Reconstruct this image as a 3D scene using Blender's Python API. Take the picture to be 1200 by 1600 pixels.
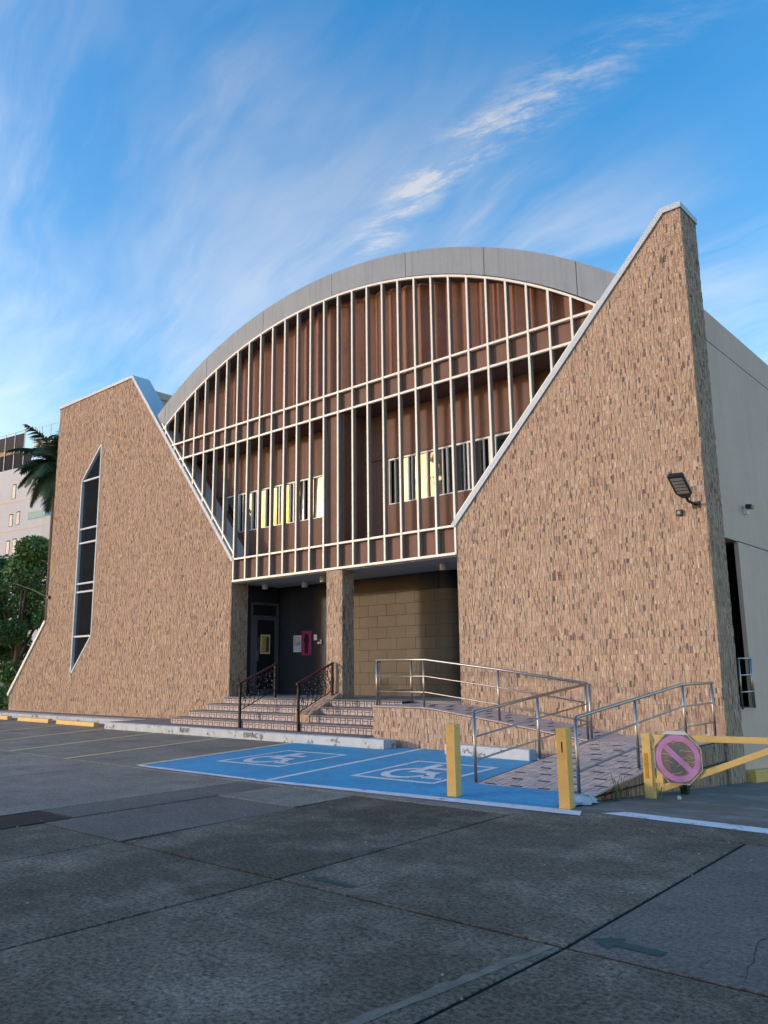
import bpy, math, random
import numpy as np
from mathutils import Vector, Matrix
for o in list(bpy.data.objects): bpy.data.objects.remove(o)
scene = bpy.context.scene
COL = scene.collection
R = math.radians

# ------------------------------------------------------------------ camera
cam_d = bpy.data.cameras.new('camera'); cam = bpy.data.objects.new('camera', cam_d); COL.objects.link(cam)
cam_d.sensor_fit = 'VERTICAL'; cam_d.sensor_height = 36.0; cam_d.lens = 1263.5/1600*36.0
cam_d.clip_start = .05; cam_d.clip_end = 2000
YAW, PITCH, ROLL = 0.71698, 0.19095, -0.012045
fw = Vector((-math.sin(YAW)*math.cos(PITCH), math.cos(YAW)*math.cos(PITCH), math.sin(PITCH)))
rt = Vector((math.cos(YAW), math.sin(YAW), 0)); up = rt.cross(fw)
r2 = math.cos(ROLL)*rt + math.sin(ROLL)*up; u2 = -math.sin(ROLL)*rt + math.cos(ROLL)*up
cam.matrix_world = Matrix(((r2.x, u2.x, -fw.x, 0), (r2.y, u2.y, -fw.y, 0), (r2.z, u2.z, -fw.z, 1.6), (0, 0, 0, 1)))
scene.camera = cam

# ------------------------------------------------------------------ light
SUN_AZ, SUN_EL = R(43.2), R(10)          # sun stands in front of the facade, to its left, low
world = bpy.data.worlds.new('World'); scene.world = world; world.use_nodes = True
SKY_STRENGTH, SUN_STRENGTH, EXPOSURE = 0.15, 0.72, 1.38
def build_world():
    nt = world.node_tree; n = nt.nodes; l = nt.links; n.clear()
    def math_(op, a, b=None, c=None):
        m = n.new('ShaderNodeMath'); m.operation = op
        for i, v in enumerate((a, b, c)):
            if v is None: continue
            if isinstance(v, (int, float)): m.inputs[i].default_value = v
            else: l.new(v, m.inputs[i])
        return m.outputs[0]
    sky = n.new('ShaderNodeTexSky'); sky.sky_type = 'NISHITA'; sky.sun_disc = False
    sky.sun_elevation = SUN_EL; sky.sun_rotation = math.pi + SUN_AZ
    sky.air_density = 1.25; sky.dust_density = 1.0; sky.ozone_density = 1.6
    tc = n.new('ShaderNodeTexCoord')
    sep = n.new('ShaderNodeSeparateXYZ'); l.new(tc.outputs['Generated'], sep.inputs[0])
    zz = math_('ADD', math_('MAXIMUM', sep.outputs[2], 0.0), .15)
    px = math_('DIVIDE', sep.outputs[0], zz); py = math_('DIVIDE', sep.outputs[1], zz)
    comb = n.new('ShaderNodeCombineXYZ'); l.new(px, comb.inputs[0]); l.new(py, comb.inputs[1])
    # wind-combed cirrus: warp, then noise stretched along one direction
    warp = n.new('ShaderNodeTexNoise'); warp.inputs['Scale'].default_value = 1.6; warp.inputs['Detail'].default_value = 3
    l.new(comb.outputs[0], warp.inputs['Vector'])
    wv = n.new('ShaderNodeVectorMath'); wv.operation = 'MULTIPLY_ADD'
    l.new(warp.outputs['Color'], wv.inputs[0]); wv.inputs[1].default_value = (.28, .28, 0); l.new(comb.outputs[0], wv.inputs[2])
    def streaks(rot, scale, sx, sy, detail, lo, hi, rough=.6):
        m0 = n.new('ShaderNodeMapping'); m0.inputs['Rotation'].default_value = (0, 0, rot); l.new(wv.outputs[0], m0.inputs['Vector'])
        mp = n.new('ShaderNodeMapping'); mp.inputs['Scale'].default_value = (sx, sy, 1); l.new(m0.outputs[0], mp.inputs['Vector'])
        t = n.new('ShaderNodeTexNoise'); t.inputs['Scale'].default_value = scale; t.inputs['Detail'].default_value = detail; t.inputs['Roughness'].default_value = rough
        l.new(mp.outputs[0], t.inputs['Vector'])
        mr = n.new('ShaderNodeMapRange'); mr.interpolation_type = 'SMOOTHSTEP'
        mr.inputs['From Min'].default_value = lo; mr.inputs['From Max'].default_value = hi; l.new(t.outputs['Fac'], mr.inputs['Value'])
        return mr.outputs[0]
    veil = streaks(R(14), 1.7, .6, 1.9, 5, .32, .74, .55)
    fine = streaks(R(13), 3.6, .38, 2.6, 9, .46, .82, .66)
    wisps = streaks(R(-24), 11.0, .55, 1.5, 10, .40, .70, .72)
    # a combed streak of brighter cirrus crossing the sky above the hall
    u = px; v = math_('SUBTRACT', py, math_('MULTIPLY_ADD', math_('MAXIMUM', math_('SUBTRACT', -.70, px), 0.0), .48, .915))
    wob = math_('MULTIPLY', math_('SUBTRACT', warp.outputs['Fac'], .5), .16)
    v = math_('ADD', v, wob)
    band = math_('POWER', 2.718, math_('MULTIPLY', math_('MULTIPLY', v, v), -620.0))
    ub = math_('MULTIPLY', math_('ADD', u, .66), 3.6)
    band = math_('MULTIPLY', band, math_('POWER', 2.718, math_('MULTIPLY', math_('MULTIPLY', ub, ub), -1.0)))
    streak = math_('MULTIPLY', band, math_('MULTIPLY_ADD', wisps, 1.0, .06))
    # broad thin veil to the left of it
    lx = n.new('ShaderNodeMapRange'); lx.interpolation_type = 'SMOOTHSTEP'          # the veil thins out towards the north-east
    l.new(math_('ADD', px, math_('MULTIPLY', py, -.35)), lx.inputs['Value']); lx.inputs['From Min'].default_value = -1.05; lx.inputs['From Max'].default_value = -.68
    lx.inputs['To Min'].default_value = 1.0; lx.inputs['To Max'].default_value = .12
    vl = math_('MULTIPLY', math_('MULTIPLY_ADD', veil, .5, .02), lx.outputs[0])
    cl = math_('ADD', math_('ADD', vl, math_('MULTIPLY', math_('MULTIPLY', fine, .26), lx.outputs[0])), math_('MULTIPLY', streak, 1.35))
    lowz = n.new('ShaderNodeMapRange'); lowz.interpolation_type = 'SMOOTHSTEP'; l.new(sep.outputs[2], lowz.inputs['Value'])
    lowz.inputs['From Min'].default_value = .10; lowz.inputs['From Max'].default_value = .46; lowz.inputs['To Min'].default_value = .22
    cl = math_('MINIMUM', math_('MULTIPLY', cl, lowz.outputs[0]), .9)
    # sky colour, a little richer, thin cloud on top
    hs = n.new('ShaderNodeHueSaturation'); hs.inputs['Saturation'].default_value = 1.62; hs.inputs['Value'].default_value = 1.0
    l.new(sky.outputs[0], hs.inputs['Color'])
    bw = n.new('ShaderNodeRGBToBW'); l.new(sky.outputs[0], bw.inputs[0])
    cc = n.new('ShaderNodeMixRGB'); cc.blend_type = 'MULTIPLY'; cc.inputs['Fac'].default_value = 1
    cc.inputs['Color2'].default_value = (1.5, 1.54, 1.66, 1); l.new(bw.outputs[0], cc.inputs['Color1'])
    mix = n.new('ShaderNodeMixRGB'); l.new(cl, mix.inputs['Fac']); tint = n.new('ShaderNodeMixRGB'); tint.blend_type = 'MULTIPLY'; tint.inputs['Fac'].default_value = 1; tint.inputs['Color2'].default_value = (1.07, .91, 1.05, 1); l.new(hs.outputs[0], tint.inputs['Color1']); l.new(tint.outputs[0], mix.inputs['Color1']); l.new(cc.outputs[0], mix.inputs['Color2'])
    bg = n.new('ShaderNodeBackground'); bg.inputs['Strength'].default_value = SKY_STRENGTH
    l.new(mix.outputs[0], bg.inputs['Color'])
    out = n.new('ShaderNodeOutputWorld'); l.new(bg.outputs[0], out.inputs['Surface'])
build_world()
sd = bpy.data.lights.new('sun', 'SUN'); sd.energy = SUN_STRENGTH; sd.angle = R(3.6); sd.color = (1, .95, .87)
sun = bpy.data.objects.new('sun', sd); COL.objects.link(sun)
sun_dir = Vector((-math.sin(SUN_AZ)*math.cos(SUN_EL), -math.cos(SUN_AZ)*math.cos(SUN_EL), math.sin(SUN_EL)))
sun.rotation_euler = sun_dir.to_track_quat('Z', 'Y').to_euler(); sun.location = (-30, -30, 20)
vs = scene.view_settings; vs.view_transform = 'Standard'; vs.look = 'None'; vs.gamma = 1; vs.exposure = EXPOSURE; vs.use_curve_mapping = False

# ------------------------------------------------------------------ materials
MATS = {}
def mat(name, col, rough=.7, metal=0, var=.12, scale=3.0, bump=.0, bscale=60, spec=.4, stain=None, attr=None, random_tone=0, speck=None, coat=0, streak=None):
    """principled material: base colour broken up by two noises, optional stain colour, specks and fine relief"""
    if name in MATS: return MATS[name]
    m = bpy.data.materials.new(name); m.use_nodes = True; nt = m.node_tree; n = nt.nodes; l = nt.links
    p = n['Principled BSDF']; p.inputs['Roughness'].default_value = rough; p.inputs['Metallic'].default_value = metal
    p.inputs['Specular IOR Level'].default_value = spec
    if coat: p.inputs['Coat Weight'].default_value = coat
    tc = n.new('ShaderNodeTexCoord'); vec = tc.outputs['Object']
    if random_tone:
        oi = n.new('ShaderNodeObjectInfo'); ad = n.new('ShaderNodeVectorMath'); ad.operation = 'ADD'
        l.new(vec, ad.inputs[0]); l.new(oi.outputs['Location'], ad.inputs[1]); vec = ad.outputs[0]
    if attr:
        a = n.new('ShaderNodeAttribute'); a.attribute_name = attr; src = a.outputs['Color']
    else:
        rgb = n.new('ShaderNodeRGB'); rgb.outputs[0].default_value = (*col, 1); src = rgb.outputs[0]
    def noise(sc, det=4, ro=.6):
        t = n.new('ShaderNodeTexNoise'); t.inputs['Scale'].default_value = sc; t.inputs['Detail'].default_value = det; t.inputs['Roughness'].default_value = ro
        l.new(vec, t.inputs['Vector']); return t.outputs['Fac']
    def mul(src, fac, lo, hi):
        mr = n.new('ShaderNodeMapRange'); mr.inputs['From Min'].default_value = .25; mr.inputs['From Max'].default_value = .75
        mr.inputs['To Min'].default_value = lo; mr.inputs['To Max'].default_value = hi; l.new(fac, mr.inputs['Value'])
        mx = n.new('ShaderNodeMixRGB'); mx.blend_type = 'MULTIPLY'; mx.inputs['Fac'].default_value = 1
        l.new(src, mx.inputs['Color1']); l.new(mr.outputs[0], mx.inputs['Color2']); return mx.outputs[0]
    if var:
        src = mul(src, noise(scale), 1-var, 1+var); src = mul(src, noise(scale*9, 3), 1-var*.6, 1+var*.6)
    if random_tone:
        mr = n.new('ShaderNodeMapRange'); mr.inputs['To Min'].default_value = 1-random_tone; mr.inputs['To Max'].default_value = 1+random_tone
        l.new(oi.outputs['Random'], mr.inputs['Value'])
        mx = n.new('ShaderNodeMixRGB'); mx.blend_type = 'MULTIPLY'; mx.inputs['Fac'].default_value = 1
        l.new(src, mx.inputs['Color1']); l.new(mr.outputs[0], mx.inputs['Color2']); src = mx.outputs[0]
    if stain:                                   # (colour, noise scale, threshold, softness, max)
        c, sc, th, so, mxv = stain
        mr = n.new('ShaderNodeMapRange'); mr.inputs['From Min'].default_value = th; mr.inputs['From Max'].default_value = th+so; mr.inputs['To Max'].default_value = mxv
        l.new(noise(sc, 8, .7), mr.inputs['Value'])
        mx = n.new('ShaderNodeMixRGB'); l.new(mr.outputs[0], mx.inputs['Fac']); l.new(src, mx.inputs['Color1']); mx.inputs['Color2'].default_value = (*c, 1); src = mx.outputs[0]
    if streak:                                  # (colour, strength): rain marks running down
        mp = n.new('ShaderNodeMapping'); mp.inputs['Scale'].default_value = (5, 5, .22); l.new(vec, mp.inputs['Vector'])
        t = n.new('ShaderNodeTexNoise'); t.inputs['Scale'].default_value = 1.6; t.inputs['Detail'].default_value = 6; t.inputs['Roughness'].default_value = .65; l.new(mp.outputs[0], t.inputs['Vector'])
        mr = n.new('ShaderNodeMapRange'); mr.inputs['From Min'].default_value = .48; mr.inputs['From Max'].default_value = .72; mr.inputs['To Max'].default_value = streak[1]; l.new(t.outputs['Fac'], mr.inputs['Value'])
        mx = n.new('ShaderNodeMixRGB'); l.new(mr.outputs[0], mx.inputs['Fac']); l.new(src, mx.inputs['Color1']); mx.inputs['Color2'].default_value = (*streak[0], 1); src = mx.outputs[0]
    if speck:                                   # (scale, dark, light)
        sc, lo, hi = speck
        src = mul(src, noise(sc, 2, .8), lo, hi)
    l.new(src, p.inputs['Base Color'])
    if rough > .25 and var:
        mr = n.new('ShaderNodeMapRange'); mr.inputs['To Min'].default_value = max(.02, rough-.12); mr.inputs['To Max'].default_value = min(1, rough+.12)
        l.new(noise(scale*3), mr.inputs['Value']); l.new(mr.outputs[0], p.inputs['Roughness'])
    if bump:
        b = n.new('ShaderNodeBump'); b.inputs['Strength'].default_value = bump; b.inputs['Distance'].default_value = .01
        l.new(noise(bscale, 6, .7), b.inputs['Height']); l.new(b.outputs[0], p.inputs['Normal'])
    MATS[name] = m; return m
def glass_mat(name, tint, mirror, refl=(.9, .9, .88)):
    m = bpy.data.materials.new(name); m.use_nodes = True; nt = m.node_tree; n = nt.nodes; l = nt.links
    p = n['Principled BSDF']; p.inputs['Base Color'].default_value = (*tint, 1); p.inputs['Roughness'].default_value = .08
    p.inputs['Specular IOR Level'].default_value = .5
    gl = n.new('ShaderNodeBsdfGlossy'); gl.inputs['Roughness'].default_value = .02; gl.inputs['Color'].default_value = (*refl, 1)
    tc = n.new('ShaderNodeTexCoord'); t = n.new('ShaderNodeTexNoise'); t.inputs['Scale'].default_value = 1.1; l.new(tc.outputs['Object'], t.inputs['Vector'])
    b = n.new('ShaderNodeBump'); b.inputs['Strength'].default_value = .08; b.inputs['Distance'].default_value = .05; l.new(t.outputs['Fac'], b.inputs['Height']); l.new(b.outputs[0], gl.inputs['Normal'])
    mx = n.new('ShaderNodeMixShader'); mx.inputs[0].default_value = mirror; l.new(p.outputs[0], mx.inputs[1]); l.new(gl.outputs[0], mx.inputs[2])
    l.new(mx.outputs[0], n['Material Output'].inputs['Surface']); MATS[name] = m; return m

M_CLAD = mat('stone_strip', (1, 1, 1), .82, attr='Col', var=.13, scale=14, bump=.35, bscale=90, spec=.25)
M_CORE = mat('wall_mortar', (.16, .12, .095), .9, bump=.2)
M_FASCIA = mat('painted_concrete_grey', (.245, .285, .325), .6, var=.07, scale=.7, stain=((.20, .235, .265), 1.1, .56, .2, .35), streak=((.12, .125, .13), .38), bump=.08, bscale=30)
M_SIDE = mat('painted_wall_grey', (.70, .50, .395), .8, var=.06, scale=.6, streak=((.42, .33, .27), .3), stain=((.52, .40, .33), .8, .55, .25, .5), bump=.1, bscale=40)
M_COPING = mat('coping_metal', (.54, .60, .66), .55, var=.06, scale=1.2, spec=.25, stain=((.42, .45, .48), .8, .58, .3, .3))
M_COPW = mat('coping_white', (.8, .8, .78), .55, var=.05)
M_CREAM = mat('cream_aluminium', (.80, .77, .68), .45, var=.05, scale=2, spec=.5, stain=((.5, .45, .36), 5, .62, .12, .5))
M_FIN = mat('bronze_grey_fin', (.25, .238, .22), .6, var=.08, scale=2, spec=.4)
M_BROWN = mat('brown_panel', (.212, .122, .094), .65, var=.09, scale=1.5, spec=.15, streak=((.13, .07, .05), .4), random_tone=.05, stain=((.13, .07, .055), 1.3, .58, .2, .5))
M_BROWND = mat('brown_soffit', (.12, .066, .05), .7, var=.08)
M_FOLD = mat('brown_folded_sheet', (.27, .145, .11), .7, var=.1, scale=1.0, spec=.15, streak=((.14, .07, .05), .5), stain=((.12, .06, .045), 2.2, .55, .2, .5))
M_SOFFIT = mat('soffit_paint', (.42, .43, .44), .8, var=.05)
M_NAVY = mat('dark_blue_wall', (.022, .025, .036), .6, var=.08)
M_BLOCK = mat('ochre_block', (.135, .112, .078), .75, var=.08, scale=2, random_tone=.05, bump=.12, bscale=45)
M_GLASS = glass_mat('reflective_glass', (.012, .014, .018), .34, (.86, .80, .66))
M_DGLASS = glass_mat('dark_glass', (.012, .014, .016), .03)
M_BLACK = mat('black_void', (.008, .008, .01), .8, var=0)
M_WFRAME = mat('white_window_frame', (.75, .75, .72), .5, var=.05, spec=.5)
M_STEEL = mat('stainless_steel', (.40, .37, .34), .4, metal=1, var=.06, scale=6, stain=((.3, .27, .24), 9, .62, .15, .5))
M_IRON = mat('black_iron', (.008, .008, .009), .55, metal=0, var=.15, spec=.2)
M_REDWOOD = mat('dark_red_handrail', (.11, .028, .03), .45, var=.2, scale=8)
M_YEL = mat('yellow_paint', (.72, .46, .14), .6, var=.1, scale=5, stain=((.36, .24, .08), 6, .56, .16, .75), bump=.1, bscale=50)
M_YELG = mat('yellow_gate_paint', (.76, .53, .19), .5, var=.07, scale=4, stain=((.5, .3, .06), 7, .6, .12, .6))
M_KERB = mat('white_kerb_paint', (.47, .51, .54), .75, var=.1, scale=4, stain=((.12, .12, .12), 6.5, .565, .06, .9), bump=.35, bscale=22)
M_KTOP = mat('pavement_concrete', (.20, .19, .185), .85, var=.15, scale=2, stain=((.11, .10, .10), 1.7, .5, .2, .7), bump=.25, bscale=60)
M_SLAB = mat('dark_concrete_slab', (.104, .087, .064), .85, var=.40, scale=.6, random_tone=.2, stain=((.28, .235, .185), 1.2, .49, .24, .62), speck=(30, .10, 2.25), bump=.8, bscale=70, spec=.3)
M_SLABL = mat('light_concrete_slab', (.235, .205, .17), .8, var=.28, scale=.9, random_tone=.08, stain=((.12, .108, .10), 1.4, .52, .2, .6), speck=(32, .4, 1.65), bump=.5, bscale=70, spec=.3)
M_SLABM = mat('mid_concrete_slab', (.145, .125, .105), .8, var=.22, scale=1.2, random_tone=.08, stain=((.19, .17, .15), 2.2, .5, .2, .6), speck=(32, .35, 1.7), bump=.6, bscale=70, spec=.3)
M_GROUND = mat('joint_earth', (.034, .031, .028), .9, var=.2)
M_MORTAR = mat('repair_mortar', (.19, .165, .13), .85, var=.4, scale=5, bump=.6, bscale=50)
M_BLUE = mat('blue_bay_paint', (.042, .34, .585), .7, var=.2, scale=1.2, stain=((.12, .19, .24), 2.4, .53, .14, .75), streak=((.08, .22, .36), .5), speck=(70, .82, 1.18), bump=.35, bscale=60)
M_LINE = mat('white_road_paint', (.72, .73, .74), .7, var=.1, scale=3, stain=((.17, .18, .19), 7, .55, .1, .75), bump=.2, bscale=70)
M_YLINE = mat('yellow_road_paint', (.72, .54, .25), .7, var=.12, scale=3, stain=((.2, .17, .13), 6, .56, .1, .8))
M_GREEN = mat('green_road_paint', (.03, .075, .058), .8, var=.2, scale=8, stain=((.08, .072, .064), 12, .50, .1, .9))
M_PINK = mat('pink_tile', (.45, .365, .36), .6, var=.1, scale=5, random_tone=.07, stain=((.25, .19, .18), 5, .58, .15, .6), bump=.1, bscale=50)
M_RAMPT = mat('ramp_tile', (.54, .43, .395), .65, var=.12, scale=6, random_tone=.12, stain=((.3, .25, .25), 4, .56, .18, .6), bump=.12, bscale=60)
M_TREAD = mat('tread_concrete', (.22, .205, .205), .8, var=.12, scale=4, stain=((.1, .09, .09), 5, .55, .15, .7), bump=.15)
M_GROUT = mat('dark_grout', (.022, .02, .02), .9, var=.1)
M_GRIP = mat('grip_rubber', (.02, .02, .022), .8, var=.1)
M_BLKP = mat('black_plastic', (.015, .016, .018), .4, var=.1, spec=.5)
M_LED = mat('led_panel', (.30, .32, .33), .3, var=.08, spec=.5)
M_TEXT = mat('black_stencil', (.02, .02, .02), .8, var=.2)
M_LEAF = mat('leaf_green', (.045, .085, .028), .55, attr='Col', var=.2, scale=3, spec=.3)
M_BARK = mat('bark', (.11, .085, .06), .9, var=.25, scale=5, bump=.5, bscale=20)

# ------------------------------------------------------------------ mesh helpers
class MB:
    """collects shapes, then builds ONE mesh object"""
    def __init__(s): s.v = []; s.f = []
    def add(s, vs, fs):
        k = len(s.v); s.v += [tuple(v) for v in vs]; s.f += [tuple(i+k for i in f) for f in fs]; return s
    def box(s, x0, x1, y0, y1, z0, z1):
        x0, x1 = min(x0, x1), max(x0, x1); y0, y1 = min(y0, y1), max(y0, y1); z0, z1 = min(z0, z1), max(z0, z1)
        return s.add([(x0,y0,z0),(x1,y0,z0),(x1,y1,z0),(x0,y1,z0),(x0,y0,z1),(x1,y0,z1),(x1,y1,z1),(x0,y1,z1)],
                     [(0,3,2,1),(4,5,6,7),(0,1,5,4),(1,2,6,5),(2,3,7,6),(3,0,4,7)])
    def prism(s, poly, axis, a, b):
        """poly in the two other axes (x,z for 'y'; y,z for 'x'; x,y for 'z')"""
        area = sum(poly[i][0]*poly[(i+1)%len(poly)][1]-poly[(i+1)%len(poly)][0]*poly[i][1] for i in range(len(poly)))
        if area < 0: poly = poly[::-1]
        a, b = min(a, b), max(a, b); k = len(poly)
        mk = {'y': lambda p, t: (p[0], t, p[1]), 'x': lambda p, t: (t, p[0], p[1]), 'z': lambda p, t: (p[0], p[1], t)}[axis]
        vs = [mk(p, a) for p in poly]+[mk(p, b) for p in poly]
        fs = [tuple(range(k)), tuple(range(2*k-1, k-1, -1))]+[(i, i+k, (i+1)%k+k, (i+1)%k) for i in range(k)]
        if axis != 'y': fs = [f[::-1] for f in fs]
        return s.add(vs, fs)
    def tube(s, pts, r, n=8, cap=True):
        pts = [Vector(p) for p in pts]; rs = r if isinstance(r, (list, tuple)) else [r]*len(pts); k0 = len(s.v); prev = None
        for i, p in enumerate(pts):
            d = (pts[min(i+1, len(pts)-1)]-pts[max(i-1, 0)]).normalized()
            a = prev if prev is not None else (Vector((0, 0, 1)) if abs(d.z) < .9 else Vector((1, 0, 0)))
            a = (a-d*a.dot(d)).normalized(); prev = a; b = d.cross(a)
            for j in range(n):
                t = 2*math.pi*j/n; s.v.append(tuple(p+(a*math.cos(t)+b*math.sin(t))*rs[i]))
        for i in range(len(pts)-1):
            for j in range(n):
                s.f.append((k0+i*n+j, k0+i*n+(j+1)%n, k0+(i+1)*n+(j+1)%n, k0+(i+1)*n+j))
        if cap:
            s.f.append(tuple(k0+j for j in range(n-1, -1, -1))); s.f.append(tuple(k0+(len(pts)-1)*n+j for j in range(n)))
        return s
    def obox(s, c, ax, ay, az):
        """box from centre and three half-axis vectors"""
        c, ax, ay, az = map(Vector, (c, ax, ay, az))
        vs = [c+sx*ax+sy*ay+sz*az for sz in (-1, 1) for sx, sy in ((-1,-1),(1,-1),(1,1),(-1,1))]
        fs = [(0,3,2,1),(4,5,6,7),(0,1,5,4),(1,2,6,5),(2,3,7,6),(3,0,4,7)]
        if ax.cross(ay).dot(az) < 0: fs = [f[::-1] for f in fs]
        return s.add(vs, fs)
    def mesh(s, name):
        m = bpy.data.meshes.new(name); m.from_pydata(s.v, [], s.f); m.update(); return m
    def build(s, name, m, parent=None, smooth=False, bevel=0, kind=None):
        return put(name, s.mesh(name), m, parent, smooth=smooth, bevel=bevel, kind=kind)
def put(name, me, m, parent=None, loc=None, rot=None, smooth=False, bevel=0, kind=None):
    o = bpy.data.objects.new(name, me); COL.objects.link(o)
    if m and not me.materials: me.materials.append(m)
    if smooth: me.polygons.foreach_set('use_smooth', [True]*len(me.polygons))
    if loc is not None: o.location = loc
    if rot is not None: o.rotation_euler = rot
    if parent is not None:
        o.parent = parent
        if parent.type == 'EMPTY': o.matrix_parent_inverse = Matrix.Translation(-Vector(parent.location))
    if bevel:
        b = o.modifiers.new('bevel', 'BEVEL'); b.width = bevel; b.segments = 2; b.limit_method = 'ANGLE'
    if kind: o['kind'] = kind
    return o
def thing(name, label, cat, loc=(0, 0, 0), group=None):
    o = bpy.data.objects.new(name, None); COL.objects.link(o); o.location = loc; o.empty_display_size = .2
    o['label'] = label; o['category'] = cat
    if group: o['group'] = group
    return o
def tag(o, label, cat, group=None):
    o['label'] = label; o['category'] = cat
    if group: o['group'] = group
    return o
def struct(o, label=None):
    o['kind'] = 'structure'
    if label: o['label'] = label
    return o
def clip(poly, conv):
    """Sutherland-Hodgman against a counter-clockwise convex polygon"""
    out = poly
    for i in range(len(conv)):
        a = conv[i]; b = conv[(i+1) % len(conv)]; ex, ey = b[0]-a[0], b[1]-a[1]; res = []
        if not out: return []
        for j in range(len(out)):
            p = out[j]; q = out[(j+1) % len(out)]
            dp = ex*(p[1]-a[1])-ey*(p[0]-a[0]); dq = ex*(q[1]-a[1])-ey*(q[0]-a[0])
            if dp >= 0: res.append(p)
            if (dp >= 0) != (dq >= 0):
                t = dp/(dp-dq); res.append((p[0]+(q[0]-p[0])*t, p[1]+(q[1]-p[1])*t))
        out = res
    return out
def ccw(p):
    a = sum(p[i][0]*p[(i+1)%len(p)][1]-p[(i+1)%len(p)][0]*p[i][1] for i in range(len(p)))
    return p if a > 0 else p[::-1]
PAL = [((.50,.362,.262), .36), ((.465,.328,.232), .30), ((.44,.285,.215), .11), ((.34,.235,.175), .09), ((.17,.128,.113), .055), ((.57,.44,.33), .065)]
PC = [(c[0]*1.0, c[1]*1.0, c[2]*1.0) for c, w in PAL]; PW = [w for c, w in PAL]
def cladding(parent, pieces, origin, U, V, N, seed, name='stone_cladding', row=.30, tone=1.0, base=.004):
    """thin upright strips of stone laid in courses, every strip its own proud piece, clipped to the wall outline"""
    rnd = random.Random(seed); pieces = [ccw(p) for p in pieces]
    origin, U, V, N = map(Vector, (origin, U, V, N)); flip = U.cross(V).dot(N) < 0
    us = [p[0] for q in pieces for p in q]; vs = [p[1] for q in pieces for p in q]
    boxes = [(min(p[0] for p in q), max(p[0] for p in q), min(p[1] for p in q), max(p[1] for p in q)) for q in pieces]
    verts = []; faces = []; cols = []
    v0 = math.floor(min(vs)/row)*row; vmax = max(vs); g = .0012
    while v0 < vmax:
        u = min(us)-rnd.random()*.03; umax = max(us); burst = 0
        while u < umax:
            w = rnd.choice((.018, .022, .026, .03, .04)); cuts = [0]
            k = rnd.choice((1, 2, 2, 2, 3)); cuts += sorted(row*(i+1)/(k+1)+rnd.uniform(-.035, .035) for i in range(k)); cuts.append(row)
            for a, b in zip(cuts, cuts[1:]):
                c = rnd.choices(PC, PW)[0]; t = tone*rnd.uniform(.9, 1.1)
                c = (c[0]*t, c[1]*t*rnd.uniform(.97, 1.03), c[2]*t*rnd.uniform(.95, 1.05), 1)
                d = base+rnd.random()*.011
                rect = [(u+g, v0+a+g), (u+w-g, v0+a+g), (u+w-g, v0+b-g), (u+g, v0+b-g)]
                for q, bx in zip(pieces, boxes):
                    if rect[1][0] < bx[0] or rect[0][0] > bx[1] or rect[2][1] < bx[2] or rect[0][1] > bx[3]: continue
                    pg = clip(rect, q)
                    if len(pg) < 3: continue
                    n = len(pg); k0 = len(verts)
                    for dd in (d, 0):
                        for p in pg: verts.append(origin+U*p[0]+V*p[1]+N*dd)
                    fs = [tuple(range(k0, k0+n))]+[(k0+i, k0+n+i, k0+n+(i+1)%n, k0+(i+1)%n) for i in range(n)]
                    if flip: fs = [f[::-1] for f in fs]
                    faces += fs; cols += [c]*(2*n)
            u += w
        v0 += row
    me = bpy.data.meshes.new(name); me.from_pydata([tuple(v) for v in verts], [], faces); me.update()
    at = me.color_attributes.new('Col', 'FLOAT_COLOR', 'POINT'); at.data.foreach_set('color', np.array(cols, dtype=np.float32).ravel())
    return put(name, me, M_CLAD, parent, kind='stuff')
def strip_poly(pts, off, closed_ends=True):
    """polyline thickened to its left side by off (mitred): returns list of quads"""
    P = [Vector((p[0], p[1])) for p in pts]; nr = []
    for i in range(len(P)-1):
        d = (P[i+1]-P[i]).normalized(); nr.append(Vector((-d.y, d.x)))
    O = []
    for i, p in enumerate(P):
        if i == 0: O.append(p+nr[0]*off)
        elif i == len(P)-1: O.append(p+nr[-1]*off)
        else:
            m = (nr[i-1]+nr[i]).normalized(); O.append(p+m*(off/max(.3, m.dot(nr[i]))))
    return [[tuple(P[i]), tuple(P[i+1]), tuple(O[i+1]), tuple(O[i])] for i in range(len(P)-1)]

# ------------------------------------------------------------------ key dimensions (metres; camera stands at x=0,y=0)
YF = 14.6                                   # plane of the two raking walls
AC, AR_O, AR_I = (-15.02, -2.12), 14.39, 13.70
arch = lambda x, r: AC[1]+math.sqrt(max(0, r*r-(x-AC[0])**2))
zl = lambda x: 4.70+(-18.57-x)*1.214        # raking edge of the left wall
zr = lambda x: 4.75+(x+10.57)*1.070         # raking edge of the right wall
FZ = .88                                    # entrance floor
def drive_z(y): return -max(0, y-8.8)*.067

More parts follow.
